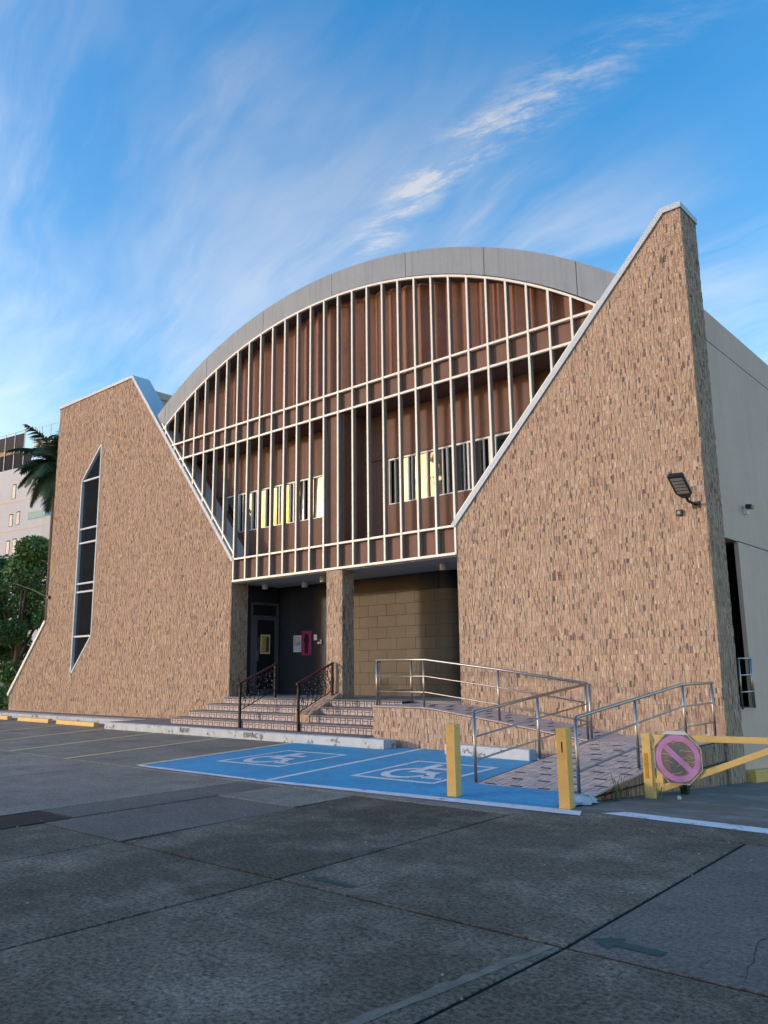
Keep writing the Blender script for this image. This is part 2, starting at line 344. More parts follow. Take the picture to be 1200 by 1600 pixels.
# ------------------------------------------------------------------ ground
gm = MB().add([(-400,-400,-.016),(400,-400,-.016),(400,8.79,-.016),(-400,8.79,-.016)], [(0,1,2,3)])
gm.add([(-400,8.79,-.016),(-5.0,8.79,-.016),(-5.0,400,-.016),(-400,400,-.016)], [(0,1,2,3)])
yy = [8.79, 12, 14.6, 18, 26]
for a, b in zip(yy, yy[1:]): gm.add([(-5.0,a,drive_z(a)-.016),(400,a,drive_z(a)-.016),(400,b,drive_z(b)-.016),(-5.0,b,drive_z(b)-.016)], [(0,1,2,3)])
gm.add([(-5.0,26,drive_z(26)-.016),(400,26,drive_z(26)-.016),(400,400,drive_z(26)-.016),(-5.0,400,drive_z(26)-.016)], [(0,1,2,3)])
ground = struct(gm.build('ground', M_GROUND))
def slab(poly, m, name='slab'):
    b = MB(); k = len(poly); poly = ccw(poly); cx = sum(p[0] for p in poly)/k; cy = sum(p[1] for p in poly)/k
    pts = [(p[0]-cx, p[1]-cy) for p in poly]
    b.prism(pts, 'z', -.014, 0)
    return put(name, b.mesh(name), m, ground, loc=(cx, cy, 0), bevel=.006)
J = .016
def rect(x0, x1, y0, y1): return [(x0+J, y0+J), (x1-J, y0+J), (x1-J, y1-J), (x0+J, y1-J)]
for x0, x1 in ((-5.1, -2.6), (-2.6, -.2), (-.2, 2.3), (2.3, 4.8), (-7.4, -5.1), (-8.9, -7.4)):
    slab([(x0-.12+J, -3), (x1-.12-J, -3), (x1+.03-J, 4.5-J), (x0+.03+J, 4.5-J)], M_SLAB)
for x0, x1 in ((-5.1, -2.6), (-2.6, -.2), (-.2, 2.3), (2.3, 4.8)): slab([(x0+.03+J, 4.5+J), (x1+.03-J, 4.5+J), (x1-.07-J, 8.0-J), (x0-.07+J, 8.0-J)], M_SLABM if x0 == -2.6 else M_SLAB)
slab([(-7.3+J, 4.5+J), (-5.07-J, 4.5+J), (-5.17-J, 7.98-J), (-7.45+J, 7.94-J)], M_SLAB)
slab(rect(-8.9, -7.36, 4.5, 6.87), M_SLABM); slab(rect(-8.95, -7.46, 6.87, 7.96), M_SLABL)
slab(rect(-9.72, -8.93, 4.88, 7.96), M_SLABM)
for x0, x1 in ((-13.2, -9.72), (-16.8, -13.2), (-20.4, -16.8), (-24, -20.4), (-30, -24), (-38, -30)):
    slab(rect(x0, x1, -3, 3.6), M_SLABL); slab(rect(x0, x1, 3.6, 7.96), M_SLABL)
slab(rect(-9.72, -8.9, -3, 1.2), M_SLABL)
for x0, x1, y1 in ((-15.6, -12.75, 12.66), (-18.5, -15.6, 12.66), (-21.72, -18.5, 12.66), (-24.4, -21.72, 13.88), (-27.2, -24.4, 13.88), (-30.2, -27.2, 13.88), (-38, -30.2, 13.88)):
    slab(rect(x0, x1, 7.97, y1), M_SLABL)
slab([(-12.74, 7.97), (-9.6, 7.97), (-10.6, 12.62), (-12.74, 12.62)], M_SLABL)
slab([(-9.58, 7.97), (-5.2, 7.99), (-5.0, 8.6), (-5.0, 9.6), (-6.9, 13.15), (-10.58, 13.15)], M_SLABL)
slab([(-5.18, 8.01), (4.8, 8.06), (4.8, 8.62), (-4.98, 8.62)], M_SLAB)
# sloping driveway beside the hall
dv = MB(); ys = [8.64, 10.5, 12.5, 14.6, 18, 26]
for a, b in zip(ys, ys[1:]): dv.add([(-5.0,a,drive_z(a)-.002),(4.8,a,drive_z(a)-.002),(4.8,b,drive_z(b)-.002),(-5.0,b,drive_z(b)-.002)], [(0,1,2,3)])
struct(dv.build('driveway', mat('driveway_concrete', (.17,.148,.122), .8, var=.3, scale=.9, stain=((.26,.27,.27), 1.6, .5, .18, .75), speck=(100,.6,1.4), bump=.6, bscale=70)))
mj = MB(); rnd = random.Random(14); n = 26; vs = []
for i in range(n+1):
    u = i/n; x = -2.86+.25*u; y = 2.2+2.27*u; w0 = rnd.uniform(.0, .012); w1 = rnd.uniform(.035, .085); vs += [(x-.02-w1, y, .0022), (x-.012+w0, y, .0022)]
mj.add(vs, [(2*i, 2*i+1, 2*i+3, 2*i+2) for i in range(n)]).build('joint_mortar', M_MORTAR, ground)
def crack(pts, w, seed):
    rnd = random.Random(seed); P = []
    for (xa, ya), (xb, yb) in zip(pts, pts[1:]):
        n = max(2, int(math.hypot(xb-xa, yb-ya)/.06))
        for i in range(n): u = i/n; P.append((xa+(xb-xa)*u+rnd.uniform(-.014, .014), ya+(yb-ya)*u+rnd.uniform(-.014, .014)))
    vs = []
    for i, (x, y) in enumerate(P):
        q = P[min(i+1, len(P)-1)]; o = P[max(i-1, 0)]; d = Vector((q[0]-o[0], q[1]-o[1])).normalized(); k = w*rnd.uniform(.25, 1)*(.3+.7*math.sin(math.pi*(i+.5)/len(P)))
        vs += [(x-d.y*k, y+d.x*k, .0018), (x+d.y*k, y-d.x*k, .0018)]
    MB().add(vs, [(2*i, 2*i+1, 2*i+3, 2*i+2) for i in range(len(P)-1)]).build('crack', M_GROUND, ground)
crack([(-5.24, 7.9), (-5.05, 7.78), (-4.6, 7.72), (-4.2, 7.9), (-4.05, 8.0)], .009, 1); crack([(-7.1, 5.2), (-6.6, 5.5), (-6.35, 6.0), (-5.9, 6.2)], .004, 2)
crack([(-1.6, 4.6), (-1.75, 5.3), (-1.5, 6.1)], .004, 3); crack([(-4.2, 2.6), (-3.7, 3.0), (-3.5, 3.6), (-3.1, 3.9)], .0035, 4); crack([(-15, 5.2), (-13.9, 5.8), (-13.2, 6.9)], .008, 5); crack([(-11.7, 4.3), (-10.9, 5.2), (-10.6, 6.4)], .008, 6)
lit = MB(); rnd = random.Random(77)
for i in range(420):
    y = rnd.uniform(2.2, 12.3); x = rnd.uniform(-15, -1.0) if rnd.random() < .7 else -2.6-2.45*rnd.randint(0, 2)+rnd.gauss(0, .12); s_ = rnd.choice((.004, .005, .006, .008, .012)); a = rnd.uniform(0, 6.28); z_ = drive_z(y) if x > -5 else 0
    c_, n_ = math.cos(a)*s_, math.sin(a)*s_
    lit.add([(x-c_, y-n_, z_+.001), (x+n_, y-c_, z_+.001), (x+c_, y+n_, z_+.001), (x-n_*.7, y+c_*.7, z_+.001), (x, y, z_+.002+s_*.8)], [(0, 1, 4), (1, 2, 4), (2, 3, 4), (3, 0, 4)])
lit = lit.build('ground_litter', mat('grit', (.30, .27, .23), .9, var=.6, scale=7)); lit['kind'] = 'stuff'; lit['label'] = 'fine pale grit and crumbs scattered over the slabs'
def paint(name, polys, m, z, parent=None):
    b = MB()
    for p in polys:
        p = ccw(p); b.add([(x, y, z) for x, y in p], [tuple(range(len(p)))])
    return b.build(name, m, parent)
def line(p, q, w):
    d = Vector((q[0]-p[0], q[1]-p[1])).normalized(); nn = Vector((-d.y, d.x))*(w/2)
    return [(p[0]-nn.x, p[1]-nn.y), (q[0]-nn.x, q[1]-nn.y), (q[0]+nn.x, q[1]+nn.y), (p[0]+nn.x, p[1]+nn.y)]
# accessible bays
bay = struct(paint('accessible_bay_paint', [[(-12.72, 8.1), (-4.78, 8.42), (-4.95, 9.62), (-6.86, 9.72), (-6.86, 13.18), (-11.1, 13.18), (-11.1, 12.64), (-13.7, 12.64)]], M_BLUE, .004))
paint('front_line', [line((-12.75, 8.12), (-9.5, 8.12), .13), [(-9.5, 8.055), (-4.5, 8.34), (-4.62, 8.60), (-9.5, 8.21)]], M_LINE, .008, bay)
paint('divider_line', [line((-9.48, 8.2), (-10.52, 13.15), .11)], M_LINE, .008, bay)
paint('side_line', [line((-12.78, 8.15), (-13.72, 12.6), .07)], M_LINE, .008, bay)
paint('side_stripe', [line((-12.86, 8.15), (-13.80, 12.6), .07)], M_YLINE, .0085, bay)
def symbol(c):
    def mp(u, v):
        a = (1-u)*(1-v); b_ = (1-u)*v; d = u*v; e = u*(1-v)
        return (c[0][0]*a+c[1][0]*b_+c[2][0]*d+c[3][0]*e, c[0][1]*a+c[1][1]*b_+c[2][1]*d+c[3][1]*e)
    t = .055; fr = [[(0,0),(1,0),(1-t,t),(t,t)], [(1,0),(1,1),(1-t,1-t),(1-t,t)], [(1,1),(0,1),(t,1-t),(1-t,1-t)], [(0,1),(0,0),(t,t),(t,1-t)]]
    paint('bay_frame', [[mp(*p) for p in q] for q in fr], M_LINE, .008, bay)
    polys = []
    a0, a1, k = R(105), R(350), 22
    for i in range(k):
        A = a0+(a1-a0)*i/k; B = a0+(a1-a0)*(i+1)/k; ro, ri = .275, .19
        polys.append([(.42+ri*math.cos(A), .37+ri*math.sin(A)), (.42+ro*math.cos(A), .37+ro*math.sin(A)), (.42+ro*math.cos(B), .37+ro*math.sin(B)), (.42+ri*math.cos(B), .37+ri*math.sin(B))])
    sy = [polys, [[(.33,.88),(.44,.88),(.46,.50),(.35,.50)]], [[(.45,.71),(.66,.71),(.66,.62),(.45,.62)]], [[(.35,.50),(.70,.50),(.70,.41),(.35,.41)]], [[(.59,.41),(.70,.41),(.82,.22),(.71,.17)]], [[(.72,.18),(.80,.22),(.90,.25),(.92,.19)]]]
    paint('wheelchair_symbol', [[mp(*p) for p in q] for grp in sy for q in grp], M_LINE, .0085, bay)
symbol([(-12.17, 9.32), (-12.57, 11.40), (-10.96, 11.46), (-10.58, 9.38)]); symbol([(-8.84, 9.27), (-9.26, 11.46), (-7.57, 11.43), (-7.26, 9.30)])
for p, q in (((-23.45, 10.4), (-24.6, 13.8)), ((-20.2, 8.9), (-21.72, 12.62)), ((-17.38, 7.99), (-19.05, 12.62)), ((-14.97, 7.94), (-16.26, 12.62)), ((-26.6, 10.6), (-27.6, 13.8))):
    struct(paint('parking_line', [line(p, q, .13)], M_YLINE, .004))
tag(paint('white_road_line', [[(-4.40, 8.62), (-4.22, 8.86), (3.5, 8.66), (3.5, 8.36)]], M_LINE, .004), 'wide white line painted across the driveway mouth', 'road marking')
tag(paint('green_arrow', [[(-2.52, 4.74), (-2.36, 4.86), (-2.36, 4.785), (-2.08, 4.78), (-2.08, 4.69), (-2.36, 4.695), (-2.36, 4.61)]], M_GREEN, .004), 'faded dark green arrow painted on grey slab near the camera', 'road marking')
tag(paint('green_arrow', [[(-4.9, 4.70), (-4.78, 4.77), (-4.78, 4.73), (-4.42, 4.73), (-4.42, 4.66), (-4.78, 4.66), (-4.78, 4.62)]], M_GREEN, .004), 'worn green paint mark beside slab joint in the middle', 'road marking')
# trench drain
dr = thing('drain_grate', 'rusty dark steel grating over the trench drain', 'drain', (-9.29, 3.0, 0))
MB().box(-9.70, -8.92, 1.2, 4.86, -.015, -.012).build('trench', M_BLACK, dr)
MI = mat('grate_iron', (.028, .028, .032), .8, metal=0, var=.2, scale=9)
fb = MB().box(-9.70, -9.66, 1.2, 4.86, -.012, .004).box(-8.96, -8.92, 1.2, 4.86, -.012, .004).box(-9.66, -8.96, 4.82, 4.86, -.012, .004); fb.build('frame', MI, dr)
bar = MB().box(-.35, .35, -.008, .008, -.011, .002).mesh('bar')
for i in range(98): put('bar', bar, MI, dr, loc=(-9.31, 1.25+i*.0365, 0))

# pavement in front of the left wall, kerbs
def kerb_box(x0, x1, y0, y1, z, parent, name='kerb'):
    b = MB(); n = max(2, int((x1-x0)/.25)); rnd = random.Random(int(x0*10)); P = []
    for i in range(n+1):
        x = x0+(x1-x0)*i/n; P.append((x, rnd.uniform(-.008, .008), rnd.uniform(-.006, .006)))
    vs = []
    for x, dy, dz in P: vs += [(x, y0+dy, -.02), (x, y0+dy*1.5, z-.02+dz), (x, y0+.02+dy, z+dz*.5), (x, y1, z+dz*.3), (x, y1, -.02)]
    fs = [(5*i+j, 5*(i+1)+j, 5*(i+1)+(j+1)%5, 5*i+(j+1)%5) for i in range(n) for j in range(5)]
    fs += [(0, 1, 2, 3, 4), tuple(5*n+j for j in (4, 3, 2, 1, 0))]
    b.add(vs, fs); return b.build(name, M_KERB, parent)
pv = MB().prism([(-40, 14.05), (-21.74, 14.05), (-21.74, 12.83), (-11.90, 12.83), (-11.90, 13.24), (-18, 13.24), (-19.5, 14.585), (-40, 14.585)], 'z', -.1, .19)
pavement = struct(pv.build('pavement', M_KTOP))
kerb_box(-21.74, -11.12, 12.66, 12.83, .185, pavement); kerb_box(-40, -21.74, 13.9, 14.05, .15, pavement)
MB().prism([(-11.9, 12.83), (-11.12, 12.83), (-11.12, 13.05), (-11.9, 13.19)], 'z', -.01, .17).build('kerb_return', M_KERB, pavement, bevel=.01)
def stencil(txt, x, z, h, w):
    cu = bpy.data.curves.new('lettering', 'FONT'); cu.body = txt; cu.size = 1; cu.extrude = 0
    t = bpy.data.objects.new('lettering', cu); COL.objects.link(t); bpy.context.view_layer.update()
    dg = bpy.context.evaluated_depsgraph_get(); me = bpy.data.meshes.new_from_object(t.evaluated_get(dg)); bpy.data.objects.remove(t)
    xs = [v.co.x for v in me.vertices]; ysv = [v.co.y for v in me.vertices]; sx = w/(max(xs)-min(xs)); sz = h/(max(ysv)-min(ysv))
    for v in me.vertices: v.co = (x+(v.co.x-min(xs))*sx, 12.6445, z+(v.co.y-min(ysv))*sz)
    return put('lettering', me, M_TEXT, pavement)
stencil('INFAP', -18.06, .06, .105, .40); stencil('ESPAC', -15.50, .045, .11, .52)
ws_me = None
def wheel_stop(x0, y, w, label):
    t = MB(); k = .12
    t.prism([(-.09, 0), (-.075, .125), (.075, .125), (.09, 0)], 'x', 0, w)
    o = t.build('wheel_stop', M_YEL, bevel=.012); o.location = (x0, y, .003); o.rotation_euler = (0, 0, R(-1.0))
    tag(o, label, 'wheel stop', 'yellow wheel stops')
wheel_stop(-25.05, 13.0, 2.35, 'yellow concrete wheel stop nearest the jutting white kerb'); wheel_stop(-27.9, 13.1, 2.2, 'middle yellow concrete wheel stop before the stone wall'); wheel_stop(-31.0, 13.2, 2.2, 'yellow wheel stop at the left edge of the picture')
kb = tag(MB().prism([(-9.55, 12.60), (-7.66, 12.52), (-7.62, 12.70), (-9.55, 12.78)], 'z', .0, .19).build('bay_wheel_block', M_KERB, bevel=.015), 'low white painted concrete block in blue bay before ramp wall', 'wheel stop')

# ------------------------------------------------------------------ the hall
hall = thing('hall_building', 'brown stone clad hall with arched grey roof and raking side walls', 'building', (-14.6, 14.6, 0))
# left raking wall
wl = MB()
WX0, WX1 = -27.5, -26.18
Lp = [[(-32.1,.1),(-29.5,.1),(-29.5,3.45),(-32.1,.76)], [(-29.5,.1),(WX0,.1),(WX0,11.72),(-29.5,11.72)], [(WX0,.1),(WX1,.1),(WX1,2.83),(WX0,1.45)],
      [(WX0,8.52),(WX1,9.78),(WX1,11.72),(WX0,11.72)], [(WX1,.1),(-18.57,.1),(-18.57,4.68),(-24.38,11.72),(WX1,11.72)]]
for p in Lp: wl.prism(p, 'y', YF, 15.2)
left_wall = wl.build('left_raking_wall', M_CORE, hall)
cladding(left_wall, Lp, (0, YF, 0), (1,0,0), (0,0,1), (0,-1,0), 1, tone=.95)
cladding(left_wall, [[(YF, FZ), (15.2, FZ), (15.2, 4.6), (YF, 4.6)]], (-18.57, 0, 0), (0,1,0), (0,0,1), (1,0,0), 2)
c = MB()
for q in strip_poly([(-29.52, 11.72), (-24.38, 11.72), (-18.55, 4.66)], .10): c.prism(q, 'y', 14.55, 15.24)
c.build('coping', M_COPING, left_wall)
c = MB()
for q in strip_poly([(-32.14, .72), (-29.53, 3.44)], .11): c.prism(q, 'y', 14.54, 15.22)
c.build('coping', M_COPW, left_wall)
# tall parallelogram window in the left wall
wv = [(WX0,1.45),(WX1,2.83),(WX1,9.78),(WX0,8.52)]
wf = MB(); fw_ = .06
for i in range(4):
    a = wv[i]; b = wv[(i+1) % 4]
    for q in strip_poly([a, b], fw_): wf.prism(q, 'y', 14.575, 14.80)
slit = wf.build('slit_window', M_COPING, hall)
bars = [2.83, 4.40, 4.70, 6.17, 6.69, 8.49]
for z in bars: MB().box(WX0+.05, WX1-.05, 14.60, 14.72, z-.03, z+.03).build('glazing_bar', M_COPING, slit)
edges = [None]+bars+[None]; inn = [(WX0+.05,1.55),(WX1-.05,2.88),(WX1-.05,9.66),(WX0+.05,8.48)]
lows = [1.3]+bars; highs = bars+[9.9]
for a, b in zip(lows, highs):
    pg = clip([(WX0+.05, a+.03), (WX1-.05, a+.03), (WX1-.05, b-.03), (WX0+.05, b-.03)], inn)
    if len(pg) > 2: MB().prism(pg, 'y', 14.68, 14.69).build('pane', M_DGLASS, slit)
for z in (3.65, 5.2, 7.6): MB().box(WX0+.02, WX1-.02, 14.75, 14.78, z-.03, z+.03).build('inner_rail', M_COPING, slit)
MB().box(WX0, WX1, 15.19, 15.21, 1.4, 9.9).build('stairwell_back', M_BLACK, slit)
# block behind the left wall
b = MB().box(-29.45, -24.45, 15.2, 24, 0, 11.24).box(-29.45, -24.43, 15.2, 24.01, 11.26, 11.52); b.build('stair_block', M_SIDE, hall)
# right raking wall
Rp = [[(-10.57,.0),(-5.02,-.6),(-5.02,10.3),(-5.34,10.3),(-10.57,4.72)]]
right_wall = MB().prism(Rp[0], 'y', YF, 15.40).build('right_raking_wall', M_CORE, hall)
cladding(right_wall, Rp, (0, YF, 0), (1,0,0), (0,0,1), (0,-1,0), 3)
cladding(right_wall, [[(YF, -.6), (15.40, -.6), (15.40, 10.3), (YF, 10.3)]], (-5.02, 0, 0), (0,1,0), (0,0,1), (1,0,0), 4, tone=.93)
c = MB()
for q in strip_poly([(-10.60, 4.70), (-5.34, 10.31), (-4.99, 10.31)], .115): c.prism(q, 'y', 14.55, 15.44)
c.build('coping', M_COPING, right_wall)
# arched fascia, panel by panel
cuts = [-25.4, -22.3, -20.1, -17.4, -14.54, -11.93, -9.58, -7.28, -5.2]
fas = MB()
for a, b in zip(cuts, cuts[1:]):
    n = 10; xs = [a+.008+(b-a-.016)*i/n for i in range(n+1)]; p = MB()
    vs = []
    for x in xs:
        for y in (14.612, 14.70): vs += [(x, y, arch(x, AR_I+.035)), (x, y, arch(x, AR_O))]
    fs = []
    for i in range(n):
        k = 4*i; fs += [(k, k+4, k+5, k+1), (k+1, k+5, k+7, k+3), (k+2, k+3, k+7, k+6), (k, k+2, k+6, k+4)]
    fs += [(0, 1, 3, 2), (4*n, 4*n+2, 4*n+3, 4*n+1)]
    p.add(vs, fs).build('fascia_panel', M_FASCIA, hall)
vb = MB(); n = 48; vs = []                                 # roof vault
for i in range(n+1):
    x = -25.3+(20.0)*i/n
    for y in (14.705, 40): vs += [(x, y, arch(x, AR_I+.03)), (x, y, arch(x, AR_O-.006))]
fs = []
for i in range(n):
    k = 4*i; fs += [(k, k+4, k+5, k+1), (k+1, k+5, k+7, k+3), (k+2, k+3, k+7, k+6), (k, k+2, k+6, k+4)]
vb.add(vs, fs).build('roof_vault', mat('vault_paint', (.10, .095, .09), .8), hall)
# grey flank of the hall with its recessed opening
sw = MB().box(-5.5, -5.06, 15.41, 15.44, -.8, 8.55)
sw.box(-5.5, -5.06, 15.44, 16.3, 3.95, 7.88).box(-5.5, -5.06, 15.44, 16.3, -1.2, .80).box(-5.14, -5.06, 16.3, 40, -1.6, 3.94).box(-5.5, -5.06, 16.3, 40, 3.96, 7.88)
flank = sw.build('flank_wall', M_SIDE, hall)
MB().box(-5.5, -5.06, 15.441, 40, 7.90, 8.55).build('parapet', M_SIDE, flank)
MB().box(-5.5, -5.09, 16.302, 40, 3.93, 3.97).box(-5.5, -5.09, 15.45, 40, 7.87, 7.91).build('shadow_joint', M_CORE, flank)
MB().box(-5.5, -5.04, 15.44, 16.34, .77, .805).build('sill', M_SIDE, flank)
MB().box(-5.9, -5.88, 15.42, 17.5, .7, 4.0).box(-5.9, -5.15, 17.4, 17.42, .7, 4.0).build('opening_back', M_BLACK, flank)
rl = thing('opening_guard_rail', 'steel guard rail across the opening in grey flank wall', 'railing', (-5.0, 15.8, .8))
for z in (1.70, 1.40, 1.10): MB().tube([(-4.99, 15.43, z), (-4.99, 16.14, z)], .016).build('rail', M_STEEL, rl, smooth=True)
for y in (15.46, 16.06, 16.14): MB().tube([(-4.99, y, .80), (-4.99, y, 1.715)], .018).build('post', M_STEEL, rl, smooth=True)
yk = MB().prism([(15.42, drive_z(15.4)-.05), (15.42, drive_z(15.4)+.20), (26, drive_z(26)+.20), (26, drive_z(26)-.05)], 'x', -5.06, -4.86)
tag(yk.build('yellow_kerb', M_YEL, bevel=.012), 'yellow painted kerb along the foot of the grey flank wall', 'kerb')

# ------------------------------------------------------------------ curtain wall of fins
cw = MB()
back = [(-22.4, 9.2), (-18.57, 4.2), (-10.57, 4.2), (-6.9, 8.8)]+[(-6.9-15.5*i/20, arch(-6.9-15.5*i/20, AR_I)) for i in range(21)]
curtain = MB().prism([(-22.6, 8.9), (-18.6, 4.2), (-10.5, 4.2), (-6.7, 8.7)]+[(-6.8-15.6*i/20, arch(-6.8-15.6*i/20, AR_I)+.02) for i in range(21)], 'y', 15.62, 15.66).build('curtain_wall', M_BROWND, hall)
SP = 7.90/15
finx = [-18.49+SP*i for i in range(-8, 23)]
Z1, Z2, Z3, Z4 = 4.13, 4.74, 8.23, 8.775
for x in finx:
    lo = Z1 if -18.6 < x < -10.5 else (zl(x)+.09 if x < -18.6 else zr(x)+.09)
    hi = arch(x, AR_I)-.01
    if hi-lo < .12: continue
    f_ = MB().box(x-.021, x+.021, 14.588, 14.692, lo-.03, hi).build('fin', M_FIN, curtain)
    MB().box(x-.0265, x+.0265, 14.566, 14.588, lo-.05, hi).build('fin_cap', M_CREAM, f_, bevel=.004)
def span(z):
    return max(-22.4, -18.57-(z-4.80)/1.214), min(-6.8, -10.57+(z-4.85)/1.07)
for z in (Z3, Z4):
    a, b_ = span(z); MB().box(a, b_, 14.572, 14.64, z-.028, z+.028).build('rail', M_CREAM, curtain, bevel=.004)
MB().box(-18.52, -10.58, 14.572, 14.64, Z2-.026, Z2+.026).build('rail', M_CREAM, curtain, bevel=.004)
MB().box(-18.53, -10.58, 14.560, 14.66, 4.075, 4.135).build('rail', M_CREAM, curtain, bevel=.004)
af = MB(); xs = [-22.45+15.63*i/60 for i in range(61)]                       # cream frame under the arch
vs = []
for x in xs:
    for y in (14.570, 14.64): vs += [(x, y, arch(x, AR_I)-.055), (x, y, arch(x, AR_I))]
fs = []
for i in range(60):
    k = 4*i; fs += [(k, k+4, k+5, k+1), (k+1, k+5, k+7, k+3), (k+2, k+3, k+7, k+6), (k, k+2, k+6, k+4)]
af.add(vs, fs+[(0,1,3,2), (240,242,243,241)]).build('arch_frame', M_CREAM, curtain)
for ed in ([(-18.49, 4.86), (-22.42, 9.62)], [(-6.78, 8.92), (-10.53, 4.92)]):                  # cream edge along the raking walls
    e = MB()
    for q in strip_poly(ed if ed[0][0] < -15 else ed, .045 if ed[0][0] < -15 else .045): pass
    d = Vector((ed[1][0]-ed[0][0], ed[1][1]-ed[0][1])).normalized(); nn = Vector((d.y, -d.x)) if ed[0][0] < -15 else Vector((d.y, -d.x))
    p = [ed[0], ed[1], (ed[1][0]+nn.x*.05, ed[1][1]+nn.y*.05), (ed[0][0]+nn.x*.05, ed[0][1]+nn.y*.05)]
    e.prism(p, 'y', 14.569, 14.63).build('edge_frame', M_CREAM, curtain)
inside = ccw([(-18.50, 4.14), (-10.56, 4.14), (-10.56, 4.80), (-6.8, 8.82), (-6.9, 9.2), (-15, 12), (-22.4, 9.5), (-18.50, 4.80)])
for i in range(-9, 23):                                                       # brown panels of the two bands
    a = -18.49+SP*i; b_ = a+SP
    for z0, z1 in ((Z1, Z2), (Z3, Z4)):
        pg = clip([(a+.004, z0+.01), (b_-.004, z0+.01), (b_-.004, z1-.01), (a+.004, z1-.01)], ccw([(-18.50, 4.1), (-10.56, 4.1), (-10.56, 4.8), (-18.50, 4.8)] if z0 == Z1 else [(-18.50, 4.74), (-10.56, 4.74), (-6.8, 8.77), (-22.0, 8.87)]))
        if len(pg) > 2 and max(p[0] for p in pg)-min(p[0] for p in pg) > .04: MB().prism(pg, 'y', 14.693, 14.72).build('panel', M_BROWN, curtain)
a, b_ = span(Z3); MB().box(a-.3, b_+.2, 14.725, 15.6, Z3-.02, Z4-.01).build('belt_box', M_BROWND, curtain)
# folded sheets behind the upper fins
FP = .462; i = 0; x = -22.2
while x < -7.0:
    x1 = x+FP; xm = x+FP*.5; top0, top1, topm = (arch(min(max(t, -22.5), -6.6), AR_I)+.02 for t in (x, x1, xm))
    if min(top0, top1)-Z4 > .05:
        vs = [(x, 15.16, Z4-.01), (xm, 15.055, Z4-.01), (x1, 15.16, Z4-.01), (x, 15.16, top0), (xm, 15.055, topm), (x1, 15.16, top1)]
        MB().add(vs, [(0, 1, 4, 3), (1, 2, 5, 4)]).build('folded_sheet', M_FOLD, curtain)
    x = x1
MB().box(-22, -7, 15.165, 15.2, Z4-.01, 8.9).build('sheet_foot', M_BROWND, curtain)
# recessed balcony wall with the strip windows
YW = 15.45
pier = MB().box(-14.78, -14.17, 14.70, YW, Z2, Z3-.02).build('pier_casing', M_BROWN, curtain)
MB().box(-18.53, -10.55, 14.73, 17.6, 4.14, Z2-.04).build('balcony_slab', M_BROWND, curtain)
def wall_panels(x0, x1, z0, z1, step):
    n = max(1, round((x1-x0)/step)); w = (x1-x0)/n
    for i in range(n): MB().box(x0+w*i+.003, x0+w*(i+1)-.003, YW, YW+.03, z0+.003, z1-.003).build('wall_panel', M_BROWN, curtain)
for x0, x1 in ((-21.3, -15.66), (-13.27, -9.0)):
    wall_panels(x0, x1, 6.96, Z3-.02, .56); 
    xx0 = max(x0, -19.9); wall_panels(xx0, x1, Z2-.05, 5.72, .56)
wall_panels(-15.66, -14.78, Z2-.05, Z3-.02, .44); wall_panels(-14.17, -13.27, Z2-.05, 6.94, .45); wall_panels(-14.17, -13.27, 6.96, Z3-.02, .45)
MB().box(-21.3, -15.66, YW-.02, YW+.06, 6.925, 6.962).box(-13.27, -9, YW-.02, YW+.06, 6.925, 6.962).build('window_hood', M_BROWND, curtain)
def window(x0, w, gap, rnd, gap_left=True):
    fr = MB(); z0, z1 = 5.72, 6.925; t = .024
    fr.box(x0, x0+w, YW-.015, YW+.05, z0, z0+t).box(x0, x0+w, YW-.015, YW+.05, z1-t-.02, z1)
    fr.box(x0, x0+t, YW-.014, YW+.05, z0+t, z1-t-.02).box(x0+w-t, x0+w, YW-.014, YW+.05, z0+t, z1-t-.02)
    mx = x0+gap if gap_left else x0+w-gap
    fr.box(mx-.01, mx+.01, YW-.012, YW+.04, z0+t, z1-t-.02)
    o = fr.build('window', M_WFRAME, hall)
    for a, b_ in ((x0+t, mx-.01), (mx+.01, x0+w-t)):
        dark = (a == x0+t) == gap_left; y = YW+(.09 if dark else .02); s = rnd.uniform(-.004, .004)
        MB().add([(a, y+s, z0+t), (b_, y-s, z0+t), (b_, y-s+.004, z1-t-.02), (a, y+s+.004, z1-t-.02)], [(0, 1, 2, 3)]).build('pane', M_DGLASS if dark else M_GLASS, o)
rnd = random.Random(5)
for x0, w, gp, gl in ((-13.27, .63, .20, True), (-12.64, .62, .13, True), (-12.02, .62, .14, False), (-11.4, .62, .12, False), (-10.78, .62, .17, False), (-10.16, .62, .17, True), (-9.54, .62, .17, True)): window(x0, w, gp, rnd, gl)
x = -15.66
for w, gp, gl in ((.62, .10, True), (.62, .2, False), (.62, .16, False), (.62, .22, True), (.62, .2, True), (.62, .2, True), (.62, .2, False)):
    x -= w; window(x, w, gp, rnd, gl)
# sloping inner cheek behind the left raking wall
MB().prism([(-22.3, 9.32), (-18.5, 4.70), (-18.5, 4.58), (-22.3, 9.18)], 'y', 14.76, 15.6).build('raking_cheek', M_BROWN, curtain)
MB().box(-18.56, -10.58, 14.665, 17.6, 4.05, 4.128).build('soffit', M_SOFFIT, hall)

